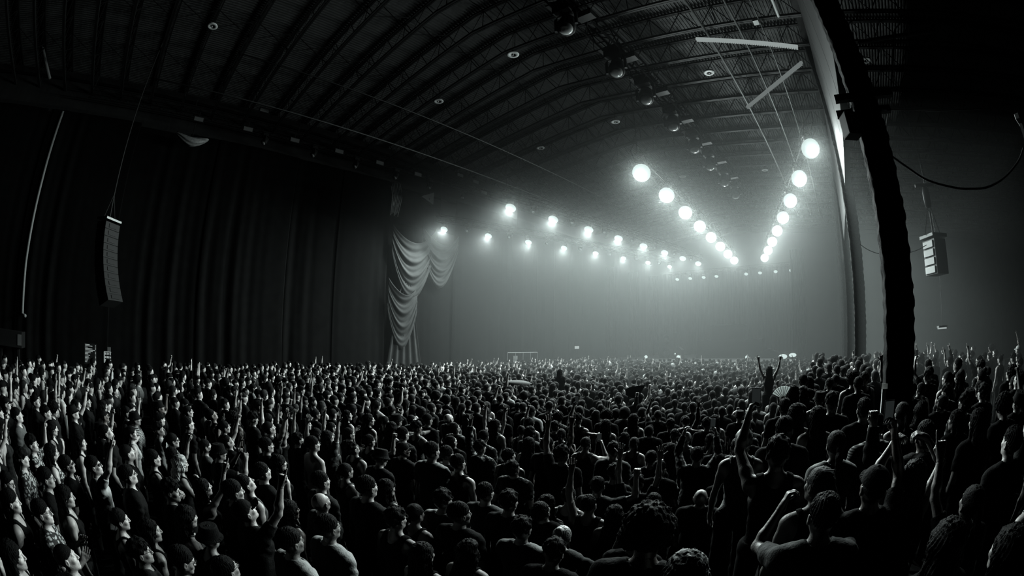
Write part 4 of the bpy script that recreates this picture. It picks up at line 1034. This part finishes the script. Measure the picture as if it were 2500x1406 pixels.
# ---- the people the photograph shows large: head centre in the photograph, then who
def ground(px, py, scale, hz=1.655, z=0.0):
    p = on(px, py, Z=z + hz * scale); return p.x, p.y
H = [
 # px, py, tpl, hair, shirt, cloth, skin, scale, extras
 (30, 1225, 0, 'short', 'tank', 'c_black', 'skin2', 1.0, {}),
 (108, 1252, 8, 'short', 'tee', 'c_print', 'skin2', 1.0, dict(glasses='glasses')),
 (160, 1212, 12, 'long', 'tank', 'c_black', 'skin', 1.0, {}),
 (168, 1362, 9, 'buzz', 'tee', 'c_black', 'skin2', 1.0, dict(mirror=False)),
 (292, 1268, 12, 'bun', 'tank', 'c_black', 'skin2', .97, {}),
 (348, 1348, 8, 'tousled', 'tee', 'c_char', 'skin', .96, dict(glasses='glasses')),
 (366, 1300, 12, 'longwavy', 'tank', 'c_black', 'skin', .98, {}),
 (437, 1368, 22, 'short', 'tee', 'c_char', 'skin2', 1.0, dict(glasses='shades')),
 (455, 1262, 18, 'long', 'tank', 'c_grey', 'skin2', 1.0, {}),
 (512, 1312, 25, 'bucket', 'tank', 'c_black', 'skin', .98, {}),
 (560, 1388, 1, 'short', 'tee', 'c_black', 'skin2', .98, dict(glasses='glasses')),
 (612, 1245, 27, 'cap', 'tee', 'c_char', 'skin2', 1.05, dict(mirror=False)),
 (712, 1322, 0, 'short', 'tee', 'c_white', 'skin', 1.05, {}),
 (803, 1288, 0, 'short', 'tee', 'c_white', 'skin', 1.06, dict(glasses='glasses')),
 (788, 1225, 1, 'bald', 'long', 'c_grey', 'skin2', 1.02, {}),
 (716, 1245, 12, 'long', 'tank', 'c_black', 'skin3', .98, {}),
 (898, 1190, 0, 'short', 'long', 'c_char', 'skin2', 1.10, {}),
 (944, 1192, 12, 'long', 'tank', 'c_grey', 'skin2', 1.0, {}),
 (968, 1268, 0, 'tousled', 'tank', 'c_black', 'skin2', 1.02, dict(glasses='glasses')),
 (1008, 1258, 12, 'ponytail', 'tank', 'c_black', 'skin2', .98, {}),
 (1082, 1222, 0, 'tousled', 'tee', 'c_white', 'skin', 1.02, dict(glasses='glasses')),
 (1122, 1255, 21, 'short', 'tee', 'c_char', 'skin', 1.04, {}),
 (1186, 1203, 0, 'short', 'tee', 'c_grey', 'skin2', 1.03, {}),
 (1243, 1226, 0, 'tousled', 'tee', 'c_char', 'skin2', 1.04, {}),
 (1292, 1238, 26, 'short', 'tee', 'c_black', 'skin', 1.02, {}),
 (1275, 1292, 0, 'tousled', 'tee', 'c_white', 'skin', 1.0, {}),
 (1366, 1308, 17, 'bun', 'tee', 'c_grey', 'skin2', .98, dict(hairm='hairl')),
 (1348, 1352, 22, 'tousled', 'tee', 'c_black', 'skin', 1.0, {}),
 (1140, 1345, 25, 'longwavy', 'tank', 'c_black', 'skin2', .98, {}),
 (1042, 1352, 12, 'long', 'tank', 'c_black', 'skin2', .98, {}),
 (1440, 1232, 3, 'short', 'tank', 'c_black', 'skin2', .98, dict(mirror=True)),
 (1392, 1212, 12, 'bun', 'tank', 'c_white', 'skin2', .98, {}),
 (1355, 1240, 12, 'long', 'tank', 'c_black', 'skin', .98, {}),
 (1500, 1258, 18, 'long', 'tank', 'c_black', 'skin', .98, {}),
 (1580, 1310, 22, 'curly', 'tee', 'c_black', 'skin3', 1.0, {}),
 (1655, 1385, 0, 'long', 'long', 'c_stripe', 'skin', .96, dict(hairm='c_stripe', label='person under a striped head scarf at the bottom, right of the big dark curls')),
 (1712, 1208, 26, 'bald', 'tee', 'c_black', 'skin', 1.02, {}),
 (1806, 1240, 12, 'long', 'tee', 'c_black', 'skin', 1.0, dict(hairm='hairl')),
 (1768, 1160, 12, 'cap', 'tee', 'c_black', 'skin', 1.0, dict(hatm='c_print')),
 (1702, 1112, 29, 'short', 'long', 'c_print', 'skin', 1.08, {}),
 (1898, 1108, 5, 'tousled', 'tank', 'c_black', 'skin', 1.10, dict(mirror=True)),
 (1915, 1050, 21, 'short', 'tee', 'c_black', 'skin', 1.08, {}),
 (2040, 1085, 12, 'ponytail', 'tee', 'c_white', 'skin2', 1.06, {}),
 (1998, 1185, 25, 'ponytail', 'tank', 'c_black', 'skin', 1.04, dict(hairm='hairb')),
 (2010, 1260, 6, 'short', 'tee', 'c_grey', 'skin', 1.02, {}),
 (2075, 1185, 5, 'cap', 'tee', 'c_black', 'skin3', 1.06, {}),
 (2225, 1160, 20, 'long', 'tank', 'c_black', 'skin', 1.0, dict(hairm='hairb')),
 (2385, 1030, 12, 'long', 'tee', 'c_black', 'skin', 1.08, {}),
 (2455, 1345, 12, 'long', 'hoodie', 'c_black', 'skin', 1.0, {}),
 (2330, 1330, 12, 'longwavy', 'tee', 'c_black', 'skin3', 1.0, {}),
 (2465, 1080, 3, 'short', 'tee', 'c_char', 'skin2', 1.05, {}),
 (1935, 960, 12, 'long', 'tee', 'c_grey', 'skin2', 1.12, {}),
 (1942, 1010, 12, 'long', 'tank', 'c_black', 'skin', 1.05, {}),
 (1992, 1018, 12, 'long', 'tank', 'c_black', 'skin', 1.05, {}),
 (2030, 985, 21, 'tousled', 'tee', 'c_char', 'skin', 1.10, {}),
 (2108, 1000, 0, 'short', 'long', 'c_black', 'skin', 1.12, {}),
 (2095, 940, 21, 'short', 'tee', 'c_black', 'skin2', 1.12, {}),
 (1960, 930, 0, 'short', 'tee', 'c_black', 'skin', 1.1, {}),
 (660, 1045, 10, 'buzz', 'tee', 'c_grey', 'skin2', 1.08, {}),
 (652, 1088, 0, 'short', 'tee', 'c_char', 'skin2', 1.03, dict(glasses='glasses')),
 (645, 1152, 1, 'short', 'tee', 'c_black', 'skin2', 1.05, {}),
 (622, 1172, 26, 'short', 'tank', 'c_grey', 'skin2', 1.03, {}),
 (682, 1130, 12, 'long', 'tank', 'c_black', 'skin2', 1.0, {}),
 (440, 1132, 18, 'longwavy', 'tank', 'c_black', 'skin', 1.0, dict(hairm='hairl')),
 (462, 1035, 1, 'short', 'tee', 'c_black', 'skin2', 1.05, {}),
 (422, 1075, 12, 'ponytail', 'tank', 'c_white', 'skin2', 1.0, dict(glasses='shades')),
 (315, 1105, 1, 'buzz', 'tee', 'c_black', 'skin2', 1.05, {}),
 (318, 1160, 1, 'short', 'long', 'c_black', 'skin2', 1.03, dict(glasses='shades')),
 (235, 1138, 2, 'short', 'tee', 'c_white', 'skin2', 1.02, dict(glasses='shades')),
 (168, 1135, 1, 'short', 'tee', 'c_black', 'skin2', 1.0, dict(glasses='shades')),
 (268, 1055, 26, 'short', 'tee', 'c_black', 'skin2', 1.06, {}),
 (195, 1080, 12, 'longwavy', 'tank', 'c_black', 'skin2', 1.0, {}),
 (115, 1168, 0, 'short', 'tee', 'c_black', 'skin', 1.0, dict(glasses='glasses')),
 (45, 1015, 1, 'short', 'tee', 'c_grey', 'skin2', 1.05, {}),
 (126, 1045, 18, 'long', 'tank', 'c_black', 'skin2', 1.0, {}),
 (365, 1120, 24, 'short', 'tank', 'c_black', 'skin2', 1.0, {}),
 (500, 1190, 14, 'long', 'tank', 'c_black', 'skin2', .98, {}),
 (535, 1105, 6, 'bucket', 'tee', 'c_black', 'skin2', 1.0, {}),
 (572, 1200, 0, 'short', 'tee', 'c_black', 'skin', 1.06, {}),
 (765, 1085, 0, 'short', None, 'c_black', 'skin2', 1.05, {}),
 (785, 1175, 0, 'short', 'tee', 'c_char', 'skin2', 1.03, {}),
 (845, 1150, 12, 'ponytail', 'tank', 'c_grey', 'skin2', .98, {}),
 (985, 1060, 0, 'short', 'tee', 'c_black', 'skin2', 1.05, {}),
 (1055, 1102, 0, 'short', 'tee', 'c_white', 'skin2', 1.13, {}),
 (1075, 1115, 0, 'short', 'tee', 'c_grey', 'skin2', 1.06, {}),
 (1112, 1130, 0, 'short', 'tank', 'c_black', 'skin2', 1.05, {}),
 (1100, 1020, 26, 'bald', 'tee', 'c_grey', 'skin2', 1.05, {}),
 (1498, 1100, 0, 'tousled', 'tee', 'c_grey', 'skin2', 1.05, dict(glasses='glasses')),
 (1430, 1085, 6, 'short', 'tank', 'c_grey', 'skin2', 1.0, dict(hairm='hairb')),
 (1375, 1110, 3, 'tousled', 'tee', 'c_black', 'skin2', 1.08, dict(mirror=True)),
 (1340, 1085, 2, 'short', 'tee', 'c_black', 'skin3', 1.1, {}),
 (1655, 1065, 12, 'bun', 'tank', 'c_white', 'skin2', 1.0, dict(hairm='hairl')),
 (1675, 1070, 17, 'bun', 'tank', 'c_white', 'skin2', 1.0, dict(hairm='hairl')),
 (1755, 1090, 0, 'long', 'tee', 'c_black', 'skin2', 1.02, {}),
 (1790, 1090, 11, 'short', 'tee', 'c_white', 'skin2', 1.05, {}),
 (1735, 1130, 0, 'short', 'tee', 'c_grey', 'skin2', 1.0, {}),
 (1590, 1120, 0, 'short', 'tee', 'c_black', 'skin2', 1.02, {}),
 (1610, 1145, 21, 'short', 'tee', 'c_black', 'skin2', 1.0, {}),
 (1500, 1155, 0, 'tousled', 'tee', 'c_char', 'skin', 1.0, {}),
 (1460, 1185, 7, 'short', 'tee', 'c_grey', 'skin2', 1.0, {}),
 (1555, 1180, 4, 'tousled', 'tee', 'c_black', 'skin', .98, {}),
]
taken = []
RISER = .84                                        # the viewing platform along the right side
def base_z(x, y): return RISER if x > -.9 and y < 19.3 else 0.0
for (px, py, tp, hr, sh, cl_, sk_, sc_, kw) in H:
    zz = RISER if px > 1870 or px in (1580, 1655) else 0.0
    if zz: sc_ = 1 + (sc_ - 1) * .4
    x, y = ground(px, py, sc_, z=zz)
    for _ in range(4):                              # nobody stands inside anybody else
        for (a, b_) in taken:
            d = math.hypot(x - a, y - b_)
            if d < 0.36:
                k = (0.36 - d) / max(d, .05); x += (x - a) * k; y += (y - b_) * k
    if zz: x = max(x, -.8)
    taken.append((x, y)); person(x, y, tp, hr, sh, cl_, sk_, scale=sc_, z=zz, **kw)
# ---- everyone else close enough to single out
rnd = random.Random(11)
def look():
    fem = rnd.random() < .36
    male_t = [0, 0, 0, 0, 0, 1, 21, 21, 22, 26, 0, 1, 1, 1, 1, 21, 21, 22, 26, 26, 8, 11, 2, 2, 3, 5, 7, 7, 9, 4, 10, 27, 23, 11]; fem_t = [12, 12, 25, 13, 12, 12, 25, 13, 25, 18, 14, 14, 15, 17, 24]
    tp = rnd.choice(fem_t if fem else male_t)
    hr = rnd.choice(['long', 'long', 'longwavy', 'ponytail', 'bun'] if fem else ['short', 'short', 'tousled', 'tousled', 'buzz', 'short', 'tousled', 'cap', 'curly', 'bucket'])
    sh = rnd.choice(['tank', 'tank', 'tee', 'dress'] if fem else ['tee', 'tee', 'tee', 'tank', 'long', 'hoodie'])
    if sh == 'dress': sh = 'tank'
    if sh == 'hoodie' and rnd.random() < .6: sh = 'tee'
    cl_ = rnd.choice(['c_black'] * 9 + ['c_char'] * 4 + ['c_grey', 'c_white', 'c_stripe', 'c_print'])
    sk_ = rnd.choice(['skin2', 'skin2', 'skin', 'skin', 'skin3'])
    gl = rnd.choice([None, None, None, None, 'glasses', 'shades'])
    return tp, hr, sh, cl_, sk_, gl
cand = []
def free(x, y, r): return all((x - a) ** 2 + (y - b_) ** 2 > r * r for a, b_ in taken)
cols = [(XC, yy) for yy in (-3.8, 6.66, 17.0, 27.4, 37.8)]
def left_edge(y): return float(np.interp(y, (-9, -4, 0, 6.5, 13, 20), (-14.6, -15.9, -18.4, -21.4, -22.6, -22.9)))
def spot_ok(x, y):
    if any(abs(x - a) < .66 and abs(y - b_) < .66 for a, b_ in cols): return False
    if x > 2.4 and 10.0 < y < 19.6: return False
    d = math.hypot(x, y)
    if d < (2.3 if x < -1.1 else 2.5): return False
    if -1.35 < x < -.8 and y < 19.8: return False
    if x > XC + .4 and y > 20: return False
    if not (-22.9 < x < 20 and -9 < y < 35.6): return False
    if x < left_edge(y): return False
    return True
pts = []
row = 0; y = -9.0
while y < 35.6:
    near = 1.0 if y < 16 else 1.18
    row += 1; x = -22.8 + (row % 2) * .3
    while x < 20:
        d = math.hypot(x, y)
        jx, jy = x + rnd.uniform(-.14, .14), y + rnd.uniform(-.12, .12)
        px, py = pixel((jx, jy, 1.6))
        if spot_ok(jx, jy) and -60 < px < 2560 and py < 1560 and (x < XC or rnd.random() < .8): pts.append((d, jx, jy))
        x += (.74 if d < 11 else .62) * near
    y += .58 * near
pts.sort()
N_IND = 266
rest = []
for d, x, y in pts:
    if d < 24 and not free(x, y, .47): continue
    if len(taken) < N_IND:
        tp, hr, sh, cl_, sk_, gl = look()
        taken.append((x, y)); person(x, y, tp, hr, sh, cl_, sk_, scale=rnd.uniform(.95, 1.06), z=base_z(x, y), mirror=rnd.random() < .5, glasses=gl)
    else: rest.append((x, y, base_z(x, y)))
# ---- figures that stand out farther off
def far(px, py, tp, hr, sh, cl_, sk_, Y=None, X=None, D=None, sc_=1.0, z=None, **kw):
    p = on(px, py, X=X, Y=Y, D=D); zz = p.z - 1.655 * sc_ if z is None else z
    taken.append((p.x, p.y)); return person(p.x, p.y, tp, hr, sh, cl_, sk_, scale=sc_, z=zz, **kw)
far(1878, 903, 19, 'long', 'tank', 'c_black', 'skin', D=13.0, label='woman raised above the crowd with both arms straight up before the wedge shapes')
far(1368, 908, 12, 'long', 'tee', 'c_black', 'skin', D=17.0, label='long-haired person raised above the distant crowd, under the tiny side wall sign')
for px, py, tp, hr, sh, cl_, lab in ((2258, 862, 10, 'short', 'tee', 'c_grey', 'person in grey t-shirt with raised arms on the platform, just right of the nearest column'),
    (2283, 868, 14, 'long', 'tank', 'c_white', 'person in white tank top pointing up on the raised right platform'),
    (2302, 856, 13, 'ponytail', 'tee', 'c_black', 'person in black standing behind the two bright people on the right platform'),
    (2345, 905, 24, 'short', 'tee', 'c_black', 'person stretching one lit arm sideways on the right platform'),
    (2402, 872, 0, 'short', 'tee', 'c_black', 'tall dark person standing before the guard rail'),
    (2368, 918, 1, 'tousled', 'tee', 'c_char', 'person in charcoal t-shirt right of the lit outstretched arm'),
    (2425, 905, 26, 'short', 'tee', 'c_black', 'person in black facing the stage in front of the guard rail gap'),
    (2480, 945, 12, 'cap', 'tee', 'c_char', 'person in a pale cap at the right edge on the platform'),
    (2330, 868, 12, 'short', 'tee', 'c_black', 'dim person between the bright people and the tall dark person'),
    (2240, 905, 21, 'cap', 'tee', 'c_grey', 'person with a cap hugging the edge of the nearest column')):
    p = on(px, py, Z=.84 + 1.655)
    if not (3.2 < p.x < 22 and 10.6 < p.y < 19): p = on(px, py, Y=14.5); p.z = .84 + 1.655
    taken.append((p.x, p.y))
    person(p.x, p.y, tp, hr, sh, cl_, 'skin2', z=.84, label=lab, hatm='c_white')
pr = random.Random(4)
for tries in range(400):
    if len(PEOPLE) >= 302: break
    x, y = pr.uniform(3.0, 14), pr.uniform(10.8, 18.6)
    px, py = pixel((x, y, 2.4))
    if px > 2530 or px < 2225 or not free(x, y, .62): continue
    taken.append((x, y)); tp, hr, sh, cl_, sk_, gl = look(); tp = pr.choice([0, 1, 21, 22, 26, 11, 2]) if tp not in (12, 13, 25, 18, 14, 15, 17, 24) else pr.choice([12, 13, 25, 14])
    person(x, y, tp, hr, sh, 'c_black' if cl_ in ('c_white', 'c_stripe', 'c_print') else cl_, sk_, scale=pr.uniform(.95, 1.05), z=.84, mirror=pr.random() < .5)
# ---- labels: rows counted from the camera, places counted from the left
def sector(P): return math.atan2(P['x'], P['y'])
auto = sorted([P for P in PEOPLE if not P['label']], key=lambda P: math.hypot(P['x'], P['y']))
ROWS = 14; k = 0; sizes = [10, 13, 15, 17, 18, 19, 20, 21, 22, 24, 24, 26, 26, 60]
for r_, n in enumerate(sizes):
    grp = sorted(auto[k:k + n], key=lambda P: pixel((P['x'], P['y'], 1.6))[0]); k += n
    for j, P in enumerate(grp):
        h, c, pw, gl = P['desc']
        P['row'], P['col'] = r_ + 1, j + 1
        if gl: h += ' ' + {'glasses': 'bespectacled', 'shades': 'sunglassed'}[gl]
        P['label'] = f"{h} person in {c}, {pw}, {ordinal(j + 1)} from left in crowd row {ordinal(r_ + 1)}"
        if len(P['label'].split()) > 16: P['label'] = f"{h} person in {c}, {pw}, {ordinal(j + 1)} from left, row {ordinal(r_ + 1)}"
        if len(P['label'].split()) > 16: P['label'] = f"{h} person, {pw}, {ordinal(j + 1)} from left, row {ordinal(r_ + 1)}"
        if len(P['label'].split()) > 16: P['label'] = f"{h.split()[0]} person, {pw}, {ordinal(j + 1)} from left, row {ordinal(r_ + 1)}"
for P in PEOPLE:
    P['o']['label'] = P['label']; P['o']['group'] = 'people in the crowd'
    for i in (0, 1):
        if TPL[P['tpl']][i] == 'phonehi' and not (i == 1 and TPL[P['tpl']][0] == 'phonehi') or (i == 0 and TPL[P['tpl']][0] == 'phone'):
            t = phone_at(P, i)
            where = f"{ordinal(P['col'])} person from left, row {ordinal(P['row'])}" if 'row' in P else 'a dim person on the raised right platform'
            t['label'] = f"black smartphone with lit screen held up by the {where}"
# folding fan and camera held in the crowd
q = on(1913, 975, D=6.6)
t = root('folding_fan', q, 'open pale folding fan with dark ribs held up left of the column', 'fan', rz=.1)
b = MB(); n = 9; b.add([(0, 0, 0)] + [(.19 * math.cos(a), 0, .19 * math.sin(a)) for a in (math.radians(60 + i * 12) for i in range(n))] + [(0, .006, 0)] + [(.19 * math.cos(a), .006, .19 * math.sin(a)) for a in (math.radians(60 + i * 12) for i in range(n))],
   [(0, i, i + 1) for i in range(1, n)] + [(n + 1, n + 2 + i, n + 1 + i) for i in range(1, n)]); b.build('leaf', M['fan'], t)
for i in range(0, n): a = math.radians(60 + i * 12); MB().bar((0, -.004, 0), (.19 * math.cos(a), -.004, .19 * math.sin(a)), .008).build('rib', M['black'], t)

def handheld(px, py, D, name, label, cat, build):
    t = root(name, on(px, py, D=D), label, cat); build(t); return t
def _par(t):
    MB().lathe([(.02, .06), (.30, .03), (.52, -.05), (.50, -.06), (.28, .015), (.02, .045)], n=20).build('canopy', M['c_grey'], t, True); MB().tube([(0, 0, .08), (0, 0, -.75)], .012, 6).build('pole', M['chrome'], t)
handheld(1262, 932, 15.5, 'parasol', 'small flat pale parasol held above distant heads, left of centre', 'parasol', _par)
def _flag(t):
    V = [(-.28, 0, -.16), (.05, .02, -.26), (.32, 0, .16), (-.05, -.02, .10), (-.30, .02, .02)]
    MB().add(V + [(x_, y_ + .03, z_) for x_, y_, z_ in V], [(0, 1, 2, 3, 4), (9, 8, 7, 6, 5)] + [(i, i + 5, (i + 1) % 5 + 5, (i + 1) % 5) for i in range(5)]).build('cloth', M['c_black'], t)
    MB().tube([(-.2, 0, -.1), (-.12, 0, -.8)], .014, 6).build('stick', M['black'], t)
handheld(1550, 952, 12.5, 'hand_flag', 'small black flag held up over the crowd below the stage booth', 'flag', _flag)
def _torch(t):
    MB().box((0, 0, 0), (.075, .012, .15)).build('case', M['phone'], t); MB().lathe([(.001, 0), (.014, .004), (.012, .012), (.001, .014)], (.02, -.008, .05), 10, Matrix.Rotation(math.pi / 2, 3, 'X')).build('flash', M['torch'], t)
handheld(2288, 1206, 4.2, 'smartphone', 'dark phone with its tiny torch shining, right of the arched arms', 'phone', _torch)
# ---- the crowd beyond, one mass
def lo_figure(i, hair, shirt, h):
    B = pose(i); lo, hi = bounds(B)
    toh = lambda p: to_head(p, B)
    fs = [lambda p: body_sdf(p, B, True, False) - .004, lambda p: shirt_sdf(p, B, shirt) - .004, lambda p: local(p, lambda q: hair_sdf(toh(q), hair), NECK - .25, NECK + .38) - .004]
    f = lambda p: np.maximum(np.minimum.reduce([g_(p) for g_ in fs]), 1.22 - p[:, 2])
    V, Q = surface_net(f, (lo[0], lo[1], 1.1), hi, h)
    c = V[Q].mean(1).astype(np.float32)
    return V, Q, np.argmin(np.stack([g_(c) for g_ in fs]), 0)
LO = {}
kinds = [(0, 'short', 'tee'), (1, 'tousled', 'tee'), (2, 'short', 'tee'), (3, 'short', 'tank'), (4, 'tousled', 'tee'), (7, 'short', 'long'), (12, 'long', 'tank'), (14, 'long', 'tank'), (15, 'longwavy', 'tank'), (21, 'tousled', 'tee'), (5, 'buzz', 'tee'), (17, 'ponytail', 'tank'), (0, 'curly', 'long')]
prob = [8, 8, .45, .3, .2, .5, 6, .3, .15, 6, .4, .3, 2]
for h, key in ((.030, 0), (.044, 1)):
    for j, (i, hr, sh) in enumerate(kinds): LO[key, j] = lo_figure(i, hr, sh, h)
def leg_stub():
    V, F = [], []
    for sx in (-.1, .1):
        k = len(V)
        for z_, r_ in ((0.0, .055), (.5, .07), (.95, .11), (1.26, .12)):
            for t_ in range(5): a_ = t_ * 2 * math.pi / 5; V.append((sx + r_ * math.cos(a_), r_ * .9 * math.sin(a_), z_))
        for lv in range(3):
            for t_ in range(5): F.append((k + lv * 5 + t_, k + lv * 5 + (t_ + 1) % 5, k + lv * 5 + 5 + (t_ + 1) % 5, k + lv * 5 + 5 + t_))
    return np.array(V), np.array(F)
LV, LF = leg_stub()
for kk in LO: V, Q, mi = LO[kk]; LO[kk] = (np.concatenate([V, LV]), np.concatenate([Q, LF + len(V)]), np.concatenate([mi, np.ones(len(LF), int)]))
AV, AQ, AM, nV = [], [], [], 0
nr = np.random.RandomState(5)
mats_far = ['skin2', 'skin', 'c_black', 'c_char', 'c_grey', 'c_white', 'hair', 'hairb']
for (x, y, z) in rest:
    d = math.hypot(x, y)
    if d > 22 and nr.rand() < .12: continue
    j = nr.choice(len(kinds), p=np.array(prob) / sum(prob))
    V, Q, mi = LO[0 if d < 17 else 1, j]
    a = math.atan2(STAGE_C.y - y, STAGE_C.x - x) - math.pi / 2 + nr.uniform(-.35, .35); s_ = nr.uniform(.93, 1.08)
    fl = -1 if nr.rand() < .5 else 1
    c, s = math.cos(a), math.sin(a)
    X = V[:, 0] * s_ * fl; Y_ = V[:, 1] * s_
    AV.append(np.stack([x + X * c - Y_ * s, y + X * s + Y_ * c, z + V[:, 2] * s_], 1))
    AQ.append((Q if fl == 1 else Q[:, ::-1]) + nV); nV += len(V)
    mp = np.array([nr.choice([0, 1]), nr.choice([2, 3, 4, 5], p=[.62, .22, .1, .06]), nr.choice([6, 7], p=[.85, .15])])
    AM.append(mp[mi])
o = link('crowd', np_mesh('crowd', np.concatenate(AV), np.concatenate(AQ), [M[k_] for k_ in mats_far], np.concatenate(AM)))
tag(o, 'dense mass of distant people filling the hall floor towards the stage', 'crowd', None, 'stuff')
print('individuals', len(PEOPLE), 'rest', len(rest), 'verts', nV)

# ================================================================ haze
def haze(x0, x1, y0, y1, z0, z1, dens, g_, label):
    m = bpy.data.materials.new('haze'); m.use_nodes = True; nt = m.node_tree; nt.nodes.clear()
    v = nt.nodes.new('ShaderNodeAddShader')
    for k_, (dn, an) in enumerate(((dens, g_), (dens * 1.1, .88))):      # fine mist plus larger droplets that throw light forward
        w = nt.nodes.new('ShaderNodeVolumeScatter'); w.inputs['Density'].default_value = dn; w.inputs['Anisotropy'].default_value = an; w.inputs['Color'].default_value = (.95, 1, .99, 1)
        nt.links.new(w.outputs[0], v.inputs[k_])
    o_ = nt.nodes.new('ShaderNodeOutputMaterial'); nt.links.new(v.outputs[0], o_.inputs['Volume'])
    o = MB().box(((x0 + x1) / 2, (y0 + y1) / 2, (z0 + z1) / 2), (x1 - x0, y1 - y0, z1 - z0)).build('haze', m)
    return tag(o, label, 'haze', None, 'stuff')
haze(-24.2, 19.9, 9.5, 53.2, .3, 15.2, .0006, .1, 'thin haze hanging through the hall and the right aisle')
haze(.9, 6.5, 9.7, 53.0, .35, 12.4, .0030, .1, 'lit haze drifting in the right aisle past the columns')
haze(-23.2, 0.6, 15.2, 53.0, 0.35, 12.2, .0017, .1, 'dense lit stage haze around the rows of bright lamps')
